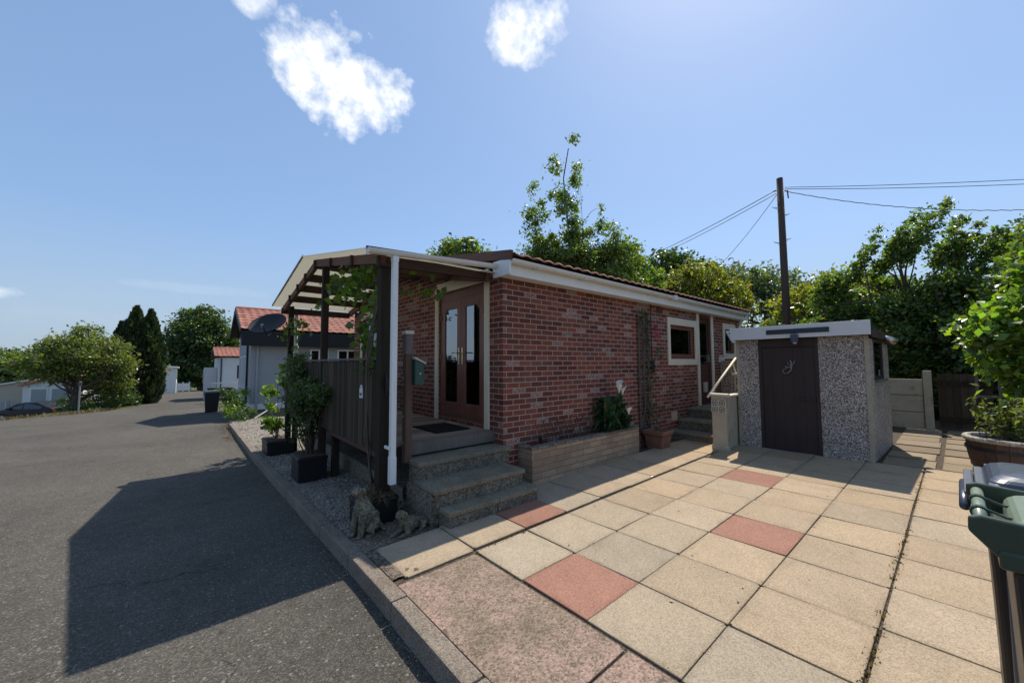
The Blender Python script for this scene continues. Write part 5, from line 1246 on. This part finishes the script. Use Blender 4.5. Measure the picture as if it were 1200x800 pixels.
# parked car, side on
def car():
    t = thing('parked_car', 'dark hatchback car parked below the left road edge', 'car', (-8.85, 45.9, -2.62))
    Q = Matrix.Translation((-8.85, 45.9, -2.62)) @ Matrix.Rotation(math.radians(-37), 4, 'Z')
    prof = [(-2.1, .32), (-2.12, .62), (-1.95, .82), (-1.15, .95), (-.55, 1.35), (.1, 1.46), (.9, 1.44), (1.6, 1.15), (1.98, 1.05), (2.1, .7), (2.08, .32)]
    m = M(); n = len(prof); vs = []
    for y, k in ((-.86, 0), (-.80, 1), (.80, 1), (.86, 0)):
        for (a, b) in prof:
            yy = y if b < 1.0 else y*(1-(b-1.0)*.38); vs.append(Q @ Vector((a, yy, b)))
    fs = []
    for i in range(3):
        for k in range(n): fs.append((i*n+k, i*n+(k+1) % n, (i+1)*n+(k+1) % n, (i+1)*n+k))
    m.add(vs, fs + [tuple(range(n-1, -1, -1)), tuple(3*n+k for k in range(n))]); body = m.build('body', 'car', t, bevel=.03, smooth=True)
    for (poly) in ([(-.98, .98), (-.52, 1.30), (-.02, 1.38), (-.02, .98)], [(.06, .98), (.06, 1.38), (.85, 1.36), (1.35, 1.10), (1.3, .98)]):
        m = M(); m.prism(poly, -.845, -.78, lambda a, b, d: Q @ Vector((a, d*(1-(b-1.0)*.35), b))); m.build('side_window', 'glass_dark', t)
    for x in (-1.3, 1.28):
        for y in (-.80, .72):
            m = M(); m.lathe(Q @ Vector((x, y-.1, .32)), [(.32, 0), (.32, .2)], 20, mat=Q.to_3x3() @ Matrix.Rotation(-PI/2, 3, 'X')); w = m.build('wheel', 'tyre', t, bevel=.02)
            m = M(); m.lathe(Q @ Vector((x, y-.11, .32)), [(.20, 0), (.20, .22)], 14, mat=Q.to_3x3() @ Matrix.Rotation(-PI/2, 3, 'X')); m.build('rim', 'grey_metal', w)
    for y in (-.72, .5):
        m = M(); m.box(-2.13, y, .66, -1.98, y+.22, .80, 1, Q); m.build('headlight', 'lampglass', t, bevel=.02)
    for y in (-.80, .62):
        m = M(); m.box(1.98, y, .80, 2.09, y+.18, .98, 1, Q); m.build('tail_light', 'redlens', t)
    m = M(); m.box(-.95, -1.02, .95, -.80, -.86, 1.07, 1, Q); m.build('mirror', 'car', t, bevel=.02)
car()
# sign post by the tree at the road edge
sp_ = thing('sign_post', 'thin grey post with a small sign at the road edge by the round tree', 'post', (-4.4, 30.4, -.95))
m = M(); m.tube([(-4.4, 30.4, -1.1), (-4.4, 30.4, .75)], .035, 8); m.build('pole', 'grey_metal', sp_)
m = M(); m.box(-4.47, 30.33, .50, -4.33, 30.36, .70); m.build('plate', 'greypost', sp_)
# bins outside the neighbours
for (lbl, x, y, bm_, lm_) in (('grey wheelie bin with pale green lid standing on the road by the shrubs', .62, 24.6, 'soot', 'greenlid'), ('dark wheelie bin left of its twin outside the far park home', 1.0, 33.0, 'black', 'black'), ('dark wheelie bin right of its twin outside the far park home', 1.75, 33.0, 'black', 'soot')):
    b = wheelie('wheelie_bin', lbl, x, y, zr(y), bm_, bm_, lm_, 'wheelie bins along the road', w=.6, parts=False)
# stick leaning in the gravel
m = M(); m.tube([(1.95, 17.3, -.42), (2.75, 17.6, .05)], .022, 6); tag(m.build('white_pole', 'white'), 'short white pole leaning over the gravel by the grey park home', 'pole')

# ------------------------------------------------------------ right side: fence panel, gate, utility pole, wires
cf = thing('concrete_fence', 'low fence of three stacked concrete panels behind the shed', 'fence', (12.0, 1.2, .15))
for k in range(3):
    m = M(); m.box(12.0, .52, .18+.355*k, 12.05, 2.7, .18+.355*k+.345); m.build('panel', 'concrete_panel', cf, bevel=.012)
m = M(); m.box(11.96, .38, .05, 12.09, .51, 1.42); m.build('post', 'concrete_panel', cf, bevel=.015)
gt = thing('timber_gate', 'dark timber garden gate right of the concrete panel fence', 'gate', (12.2, -.1, .15))
m = M()
for k in range(7): kk = rng.uniform(.6, 1.2); m.box(12.2, -.42+.105*k, .22, 12.22, -.32+.105*k, 1.35, (kk, kk, kk))
m.build('board', 'fence', gt)
for z in (.35, 1.1):
    m = M(); m.box(12.17, -.44, z, 12.199, .32, z+.1); m.build('rail', 'darkwood', gt)
m = M(); frame(m, 'X', 11.9, 11.95, -.52, -.2, .9, 1.62, .04); m.build('frame', 'greypost', gt)
up_ = thing('utility_pole', 'tall dark wooden utility pole with step irons behind the shed', 'utility pole', (15.5, 3.75, .1))
m = M(); m.tube([(15.5, 3.70, .1), (15.5, 3.73, 4), (15.5, 3.75, 8.02)], [.125, .115, .098], 14); m.build('pole', 'pole', up_, smooth=True)
m = M()
for (z, s) in ((6.98, 1), (6.72, -1), (5.75, 1), (5.85, -1)):
    a = Vector((15.5, 3.75, z)); d = Vector((-.64, .76, 0))*s; m.tube([a, a + d*.24 - Vector((0, 0, .0)), a + d*.26 + Vector((0, 0, .04))], .012, 5); m.tube([a - Vector((0, 0, .14)), a + d*.2], .008, 5)
m.build('step_iron', 'grey_metal', up_)
m = M(); m.tube([(15.42, 3.60, 7.5), (15.40, 3.52, 7.48), (15.40, 3.50, 7.2)], .02, 6); m.tube([(15.5, 3.86, 7.62), (15.45, 3.95, 7.6)], .02, 6); m.build('fitting', 'black_metal', up_)
def wire(label, a, b, sag, r, mat, n=40, twist=0):
    a = Vector(a); b = Vector(b); pts = []
    for i in range(n+1):
        t = i/n; p = a + (b-a)*t - Vector((0, 0, sag*4*t*(1-t)))
        if twist: p += Vector((math.sin(i*1.9), math.cos(i*1.9), math.sin(i*1.9+1)))*twist
        pts.append(p)
    m = M(); m.tube(pts, r, 6); tag(m.build('overhead_wire', mat, smooth=True), label, 'wire', 'overhead wires from the pole')
T = (15.48, 3.72, 7.62)
wire('upper overhead wire from the pole down to the trees behind the bungalow', (15.45, 3.86, 7.62), (27, 21.5, 9.4), .5, .013, 'wire')
wire('second overhead wire just below the upper one toward the trees behind', (15.45, 3.86, 7.50), (27, 21.4, 9.25), .55, .011, 'wire')
wire('steep thin overhead wire from the pole to the tree beyond the roof', (15.45, 3.84, 7.45), (29, 12.6, 7.6), .45, .010, 'wire')
wire('topmost overhead wire running right from the pole', (15.52, 3.62, 7.66), (25.0, -5.8, 7.80), .12, .010, 'wire')
wire('overhead wire just under the topmost one right of the pole', (15.52, 3.62, 7.60), (25.0, -5.8, 7.60), .14, .010, 'wire')
wire('twisted silvery overhead wire sagging right from the pole', (15.50, 3.62, 7.52), (22.0, -4.4, 6.45), .55, .013, 'silver_wire', 90, .02)

# ------------------------------------------------------------ trees and hedges
TB = 'trees behind the brick bungalow'; TLF = 'trees along the left side of the road'
# tall poplar-like birch behind the roof: stems of narrow blobs
def spike(x, y, z0, z1, r0, n, k, g):
    return [(x+g.normal()*r0*.35, y+g.normal()*r0*.35, z0+(z1-z0)*i/(n-1), r0*(1-.78*i/(n-1)), r0*(1-.78*i/(n-1)), (z1-z0)/n*.75, max(2, int(k*(1-.62*i/(n-1))))) for i in range(n)]
g = np.random.default_rng(41)
bl = spike(13.55, 11.75, 5.0, 12.3, 1.0, 9, 15, g) + spike(12.45, 12.95, 4.6, 10.1, .95, 7, 14, g) + spike(14.75, 10.25, 4.6, 9.1, .85, 6, 12, g) + [(13.6, 11.7, 5.9, 1.5, 1.5, 1.5, 110), (12.5, 12.9, 5.8, 1.0, .9, 1.5, 66), (14.9, 10.1, 5.9, 1.0, 1.0, 1.5, 66), (13.9, 11.3, 6.9, .8, .9, 1.1, 34), (12.9, 12.4, 6.8, .7, .7, 1.0, 26)]
tree('birch_tree', 'tall airy birch with three thin spires rising above the bungalow roof', 'tree', (13.6, 11.7, .1), (13.6, 11.75, 11.9), .07, bl, 'leaf_mid', 42, .14, .32, 90, 60, TB, shell=.4)
tree('round_tree', 'dark round topped tree between the birch and the utility pole', 'tree', (26.8, 13.5, .1), (26.8, 13.5, 7), .25, [(26.8, 13.6, 8.2, 1.5, 1.6, 1.5, 80), (25.9, 15.2, 7.5, 1.2, 1.2, 1.6, 60), (27.5, 11.9, 7.5, 1.2, 1.2, 1.4, 60), (26.6, 13.4, 5.5, 2.3, 2.8, 2, 90)], 'leaf_dark', 43, .32, .5, 34, 20, TB)
tree('golden_tree', 'yellow green rounded tree just above the far end of the bungalow roof', 'tree', (20.2, 8.8, .1), (20.2, 8.8, 5), .2, [(20.2, 8.7, 5.6, 1.3, 1.4, 1.15, 90), (19.3, 10.3, 4.8, 1.2, 1.2, 1.0, 60), (20.9, 7.3, 4.7, .9, 1.0, 1.0, 50), (20.1, 8.8, 3.6, 1.6, 2.2, 1.4, 80)], 'leaf_yellow', 44, .19, .36, 46, 24, TB)
tree('willow_tree', 'broad grey green tree right behind the utility pole', 'tree', (25.1, 7.0, .1), (25.0, 7.0, 5.5), .25, [(24.9, 8.2, 6.4, 1.4, 1.5, 1.15, 70), (25.2, 6.3, 5.6, 1.3, 1.2, 1.2, 56), (24.5, 9.8, 6.4, 1.1, 1.2, 1.2, 52), (25.4, 5.0, 4.6, 1.0, 1.0, 1.0, 40), (25, 7.2, 4, 2, 3.2, 1.8, 110)], 'leaf_silver', 45, .22, .42, 40, 30, TB)
tree('small_tree', 'small tree top showing above the canopy left of the bungalow roof', 'tree', (13.5, 21, .0), (13.5, 21, 8), .2, [(13.5, 21, 8.9, 1.2, 1.2, .9, 60), (12.4, 21.9, 8.4, .9, .9, .7, 30), (14.7, 20.1, 8.4, .9, .9, .7, 30), (13.5, 21, 7, 1.8, 1.8, 1.5, 50)], 'leaf_mid', 46, .26, .4, 40, 16, TB)
tree('back_tree', 'mid green leafy tree just right of the birch behind the roof', 'tree', (16.9, 10.6, .1), (16.9, 10.6, 5.8), .16, [(16.9, 10.7, 6.4, .85, .9, 1.1, 60), (17.4, 9.8, 5.2, .9, .9, 1.1, 50), (16.2, 11.6, 5.2, 1.0, 1.0, 1.1, 50)], 'leaf_mid', 47, .21, .34, 40, 16, TB)
tree('lime_tree', 'pale lime green tree between the willow and the big hedge', 'tree', (19.5, 3.6, .1), (19.5, 3.6, 3.8), .15, [(19.4, 3.9, 4.0, 1.3, 1.1, .8, 50), (20.2, 2.9, 4.2, 1.2, 1.2, 1.0, 50), (19.4, 4.0, 2.8, 1.5, 1.4, 1.2, 60)], 'leaf_yellow', 48, .2, .4, 44, 16, TB)
# big hedge behind the shed
g = np.random.default_rng(50)
bl = [(15.6, .9, 1.8, 1.3, 2.6, 1.8, 420), (15.0, .9, 1.0, .6, 1.8, .9, 130), (15.9, -1.3, 1.8, 1.2, 1.4, 1.6, 140)]
for k in range(34):      # ragged upper crown: many small lobes rather than one dome
    y = g.uniform(-2.0, 3.2); top = 3.75 + .35*math.exp(-((y-1.0)/.9)**2) - .55*max(0, y-1.9) - .25*max(0, -.3-y)
    r = g.uniform(.28, .62); bl.append((15.6+g.normal()*.5, y, top-.15-abs(g.normal())*.75, r, r, r*.75, int(16+40*r)))
for k in range(46):      # long arching shoots leaning to the right
    y = g.uniform(-1.6, 3.1); x = 15.4+g.normal()*.45; h = 3.75+.65*math.exp(-((y-.8)/.8)**2) - .55*max(0, y-1.9)+g.random()*.35; L_ = g.uniform(.5, 1.3); lean = g.uniform(.25, .75)
    for i in range(6): bl.append((x, y-lean*L_*(i/5)**1.4, h+L_*(i/5), .14-.014*i, .16-.018*i, .12, 3))
hd = tree('tall_hedge', 'big dark overgrown hedge with wispy top shoots behind the shed', 'hedge', (15.6, .8, .1), (15.6, .8, 3.2), .16, bl, 'leaf_mid', 51, .10, .28, 125, 50, shell=.55, tint=(.4, 1.5), hue=.22)
tree('ivy_tree', 'dark dense tree filling the gap right of the big hedge', 'tree', (13.6, -1.2, .1), (13.6, -1.2, 3.2), .14, [(13.6, -1.15, 3.0, .8, .6, .8, 70), (13.3, -.9, 2.1, .8, .75, 1.0, 90), (13.4, -1.2, 1.0, .8, .8, .8, 60)], 'leaf_dark', 52, .13, .28, 80, 24)
tree('boundary_hedge', 'dark boundary hedge filling the background behind the big hedge', 'hedge', (18, 1, .1), (18, 1, 2.6), .12, [(18, y, 1.5, 1.0, 1.3, 1.7, 90) for y in (-4.5, -2.6, -.8, 1.0, 2.8, 4.6)] + [(18.5, 6, 1.6, 1, 1.2, 1.5, 60)], 'leaf_dark', 55, .24, .4, 50, 20)
# bright shrub at the right
tree('bright_shrub', 'sunlit broad leaved shrub overhanging the half barrel at the right', 'shrub', (10.2, -.95, .15), (10.1, -.9, 2.2), .05, [(9.95, -.75, 2.35, .5, .42, .45, 46), (9.7, -.35, 2.10, .35, .30, .28, 26), (9.9, -.55, 1.55, .42, .36, .40, 36), (10.0, -1.1, 2.0, .6, .5, .7, 60), (10.1, -1.0, 2.9, .5, .4, .45, 34), (10.1, -.8, .95, .4, .35, .35, 24)], 'leaf_bright', 53, .125, .17, 20, 40, aspect=.7, tint=(.5, 1.5), up_bias=.6)
tree('overhanging_tree', 'tree with glossy leaves leaning in at the upper right', 'tree', (12.4, -1.7, .1), (12.3, -1.5, 3.8), .09, [(12.0, -1.0, 3.6, .35, .25, .4, 24), (12.2, -1.4, 3.85, .4, .35, .4, 34), (12.4, -1.6, 3.2, .6, .5, .6, 40)], 'leaf_mid', 54, .12, .22, 34, 24, aspect=.6)
# left of the road
tree('spreading_tree', 'spreading olive green tree at the left road edge above the car', 'tree', (-5.1, 33.9, -1.3), (-4.95, 33.8, 1.2), .22, [(-5.0, 34.2, 2.3, 1.7, 1.6, 1.1, 120), (-6.4, 33.8, 1.7, 1.1, 1.2, .8, 60), (-3.5, 34.3, 1.7, 1.0, 1.1, .8, 60), (-4.6, 34.2, 3.3, .9, .9, .6, 30), (-5.9, 34.0, 2.9, .6, .7, .5, 18), (-3.6, 34.0, 2.7, .6, .6, .5, 16), (-5.3, 34.1, 1.1, 1.5, 1.3, .6, 60), (-3.6, 34.4, .4, .9, .8, .7, 50)], 'leaf_olive', 61, .16, .38, 40, 40, TLF)
def conifer(label, x, y, zb, zt, r, seed):
    g = np.random.default_rng(seed); t = thing('conifer', label, 'conifer', (x, y, zb), TLF)
    m = M(); m.tube([(x, y, zb), (x, y, zt-.4)], [.16, .03], 8); m.build('trunk', 'bark', t, smooth=True)
    n = 6500; h = g.random(n)**.85; prof = np.minimum(1, (1-h)*2.3+.02)**.85*np.minimum(1, .55+h*3); a = g.uniform(0, 2*PI, n)
    lump = 1+.16*np.sin(a*5+h*14)+.10*np.sin(a*9-h*31); rr = r*prof*lump*np.sqrt(g.uniform(.55, 1.08, n))
    P = np.stack([x+rr*np.cos(a), y+rr*np.sin(a), zb+.15+h*(zt-zb-.2)], 1); d = np.stack([np.cos(a)*.5, np.sin(a)*.5, np.full(n, 1.0)], 1)
    leaves('crown', P, .30, 'leaf_conifer', t, g, .45, (.5, 1.6), .1, d)
conifer('tallest dark columnar conifer left of the road', -3.0, 38.2, -1.4, 5.85, 1.0, 71)
conifer('dark columnar conifer nearest the road edge, right of its taller twin', -2.2, 37.6, -1.3, 5.6, .82, 72)
conifer('shortest dark columnar conifer at the left of the three', -3.75, 38.6, -1.5, 4.7, .75, 73)
tree('oak_tree', 'large round dark green oak at the far end of the road', 'tree', (1.4, 73, -2.6), (1.4, 73, 4), .5, [(1.3, 73, 6.2, 3.2, 3, 3.4, 190), (-1.2, 73, 4.2, 1.9, 2, 2.6, 90), (3.7, 73, 4.0, 2.0, 2, 2.6, 90), (1.5, 73, 1.2, 3.6, 2.5, 2.4, 150)], 'leaf_dark', 62, .42, .95, 84, 30, TLF)
bush('golden_shrub', 'golden leaved shrub beside the conifers', (-1.75, 39.5, -1.2), [(-1.75, 39.5, 1.2, .35, .35, .9, 26), (-1.7, 39.5, 2.5, .25, .3, .5, 10)], 'leaf_gold', 74, .16, .2, 20, 8)
bush('verge_shrub', 'low green shrub on the left verge below the conifers', (-3.6, 34.2, -1.1), [(-3.7, 34.3, -.7, .8, .5, .5, 40), (-2.9, 35, -.6, .6, .5, .5, 30), (-4.6, 33.2, -.9, .7, .4, .3, 24), (-5.4, 36, -.8, .9, .5, .5, 50), (-4.5, 36.5, -.6, .9, .5, .6, 50)], 'leaf_dark', 75, .13, .2, 24, 8)
for i, (x, y, z, r, mt, lb) in enumerate([(-13.6, 57.5, 1.4, 2.0, 'leaf_mid', 'leafy green tree at the far left edge of the photo'), (-11.2, 58.5, 2.0, 1.7, 'leaf_dark', 'darker leafy tree second from the far left'), (-7.6, 60, 1.6, 2.2, 'leaf_mid', 'leafy tree showing behind the white bungalow'), (-15.0, 52.5, 0.0, 1.6, 'leaf_bright', 'low pale green tree at the far left edge of the photo'), (-4.6, 48, 1.2, 1.3, 'leaf_dark', 'dark tree between the spreading tree and the conifers')]):
    tree('leafy_tree', lb, 'tree', (x, y, -2.6), (x, y, z), .22, [(x, y, z, r, r, r*.85, 90), (x-r*.7, y, z-r*.6, r*.7, r*.7, r*.6, 40), (x+r*.7, y, z-r*.5, r*.7, r*.7, r*.6, 40), (x, y, z-r*1.1, r*1.1, r, r*.7, 50)], mt, 80+i, .36, .55, 36, 16, TLF)
# tree line on the far horizon
m = thing('distant_trees', None, None, (0, 0, 0)); del_ = m
g = np.random.default_rng(90); P = []
for k in range(420):
    a = math.radians(g.uniform(-25, 118)); d = g.uniform(120, 170); x, y = d*math.cos(a), d*math.sin(a)
    if k % 2 == 0 and 70 < math.degrees(a): d = g.uniform(95, 120); x, y = d*math.cos(a), d*math.sin(a)
    n = 90; hh = g.uniform(3, 7); P.append(np.array((x, y, -2.5+hh*.5)) + g.normal(size=(n, 3))*np.array((2.0, 2.0, hh*.22)))
dt = leaves('distant_woodland', np.concatenate(P), .75, 'leaf_dark', m, g, .7, (.6, 1.3))
dt.parent = None; bpy.data.objects.remove(m); dt['kind'] = 'stuff'
# shrubs by the neighbour's corner
bush('garden_shrub', 'yellow green shrub at the corner of the grey park home', (1.55, 18.6, -.5), [(1.45, 18.7, .05, .35, .4, .35, 40), (1.35, 18.3, -.2, .3, .4, .25, 26), (1.75, 19.0, .45, .15, .15, .15, 8)], 'leaf_bright', 76, .09, .13, 24, 10)
bush('flowering_shrub', 'low dark shrub with pale blooms beside the yellow green shrub', (1.75, 17.6, -.48), [(1.75, 17.7, -.25, .35, .4, .25, 34), (1.5, 17.2, -.35, .25, .3, .15, 16)], 'leaf_dark', 77, .08, .12, 24, 8)
bush('red_leaf_shrub', 'dark red shrub in front of the white railing', (1.9, 30, -1.0), [(1.6, 30, -.3, .5, .4, .4, 26), (2.5, 30, -.3, .6, .4, .4, 26)], 'leaf_dark', 78, .12, .18, 20, 6)
# weeds: dry tuft at the kerb end, moss in the paving joint, verge grass
g = np.random.default_rng(95); m = M()
def tuft(x, y, z, n, h, sp):
    for k in range(n):
        b = Vector((x+g.normal()*sp, y+g.normal()*sp, z)); a = g.uniform(0, 6.3); hh = h*g.uniform(.4, 1.2)
        blade(m, b, b + Vector((math.cos(a)*hh*.6, math.sin(a)*hh*.6, hh)), .004+h*.02, 0, g, .1)
for k in range(40): tuft(1.02+g.normal()*.10, 14.6+g.uniform(-1.6, 2.0), zr(15), 10, .06, .06)
for k in range(130): y = g.uniform(28, 31.5); tuft(xl(y)-abs(g.normal())*.5, y, zr(y)-.0, 7, .16, .15)
tag(m.build('verge_grass', 'leaf_dry'), kind='stuff')
m = M()
for k in range(260):
    x = 2.0+5.2*g.random()**1.3; dens = .5+.5*math.sin(x*3.1)
    if g.random() > dens*.9+.1: continue
    tuft(x, .372+g.normal()*.008, gp(x, .37)-.012, 5, .022, .010)
for k in range(60): x = g.uniform(1.95, 2.9); tuft(x, 2.772+g.normal()*.006, gp(x, 2.77)-.012, 4, .018, .010)
for k in range(420):
    if g.random() < .5: x, y = G0x+.6*g.integers(0, 9)+g.normal()*.005, .4+2.37*g.random()
    else: x, y = 2.0+5*g.random(), G0y-.6*g.integers(0, 4)+g.normal()*.005
    if math.sin(x*2.3+y*4.1)+.3*g.normal() > .15: tuft(x, y, gp(x, y)-.012, 3, .014, .006)
tag(m.build('joint_weeds', 'leaf_dry'), kind='stuff')
m = M()
for k in range(1500):
    y = g.uniform(1.6, 15); x = 1.085-abs(g.normal())*.07; z = zr(y)-.021; r = g.uniform(.003, .008); c = g.uniform(.3, 1.0)
    m.add([(x+r, y, z), (x, y+r, z), (x-r, y, z), (x, y-r, z), (x, y, z+r)], [(0, 1, 4), (1, 2, 4), (2, 3, 4), (3, 0, 4)], (c, c*.88, c*.7))
tag(m.build('kerb_grit', 'stone'), kind='stuff')
# fallen bits on road and paving
m = M()
for k in range(150):
    if k % 5: x, y = g.uniform(-5, .9), g.uniform(1.2, 16)**1.0; z = zr(y)-.019
    else: x, y = g.uniform(2, 7.4), g.uniform(-.5, 2.7); z = gp(x, y)+.004
    r = g.uniform(.004, .011); a = g.uniform(0, 6.3); c = g.uniform(.4, 1.6)
    m.add([(x+r*1.5*math.cos(a), y+r*1.5*math.sin(a), z), (x-r*math.sin(a), y+r*math.cos(a), z+r*.5), (x-r*1.5*math.cos(a), y-r*1.5*math.sin(a), z), (x+r*math.sin(a), y-r*math.cos(a), z+r*.4)], [(0, 1, 2), (0, 2, 3)], (c, c*.9, c*.7))
tag(m.build('leaf_litter', 'leaf_dry'), kind='stuff')
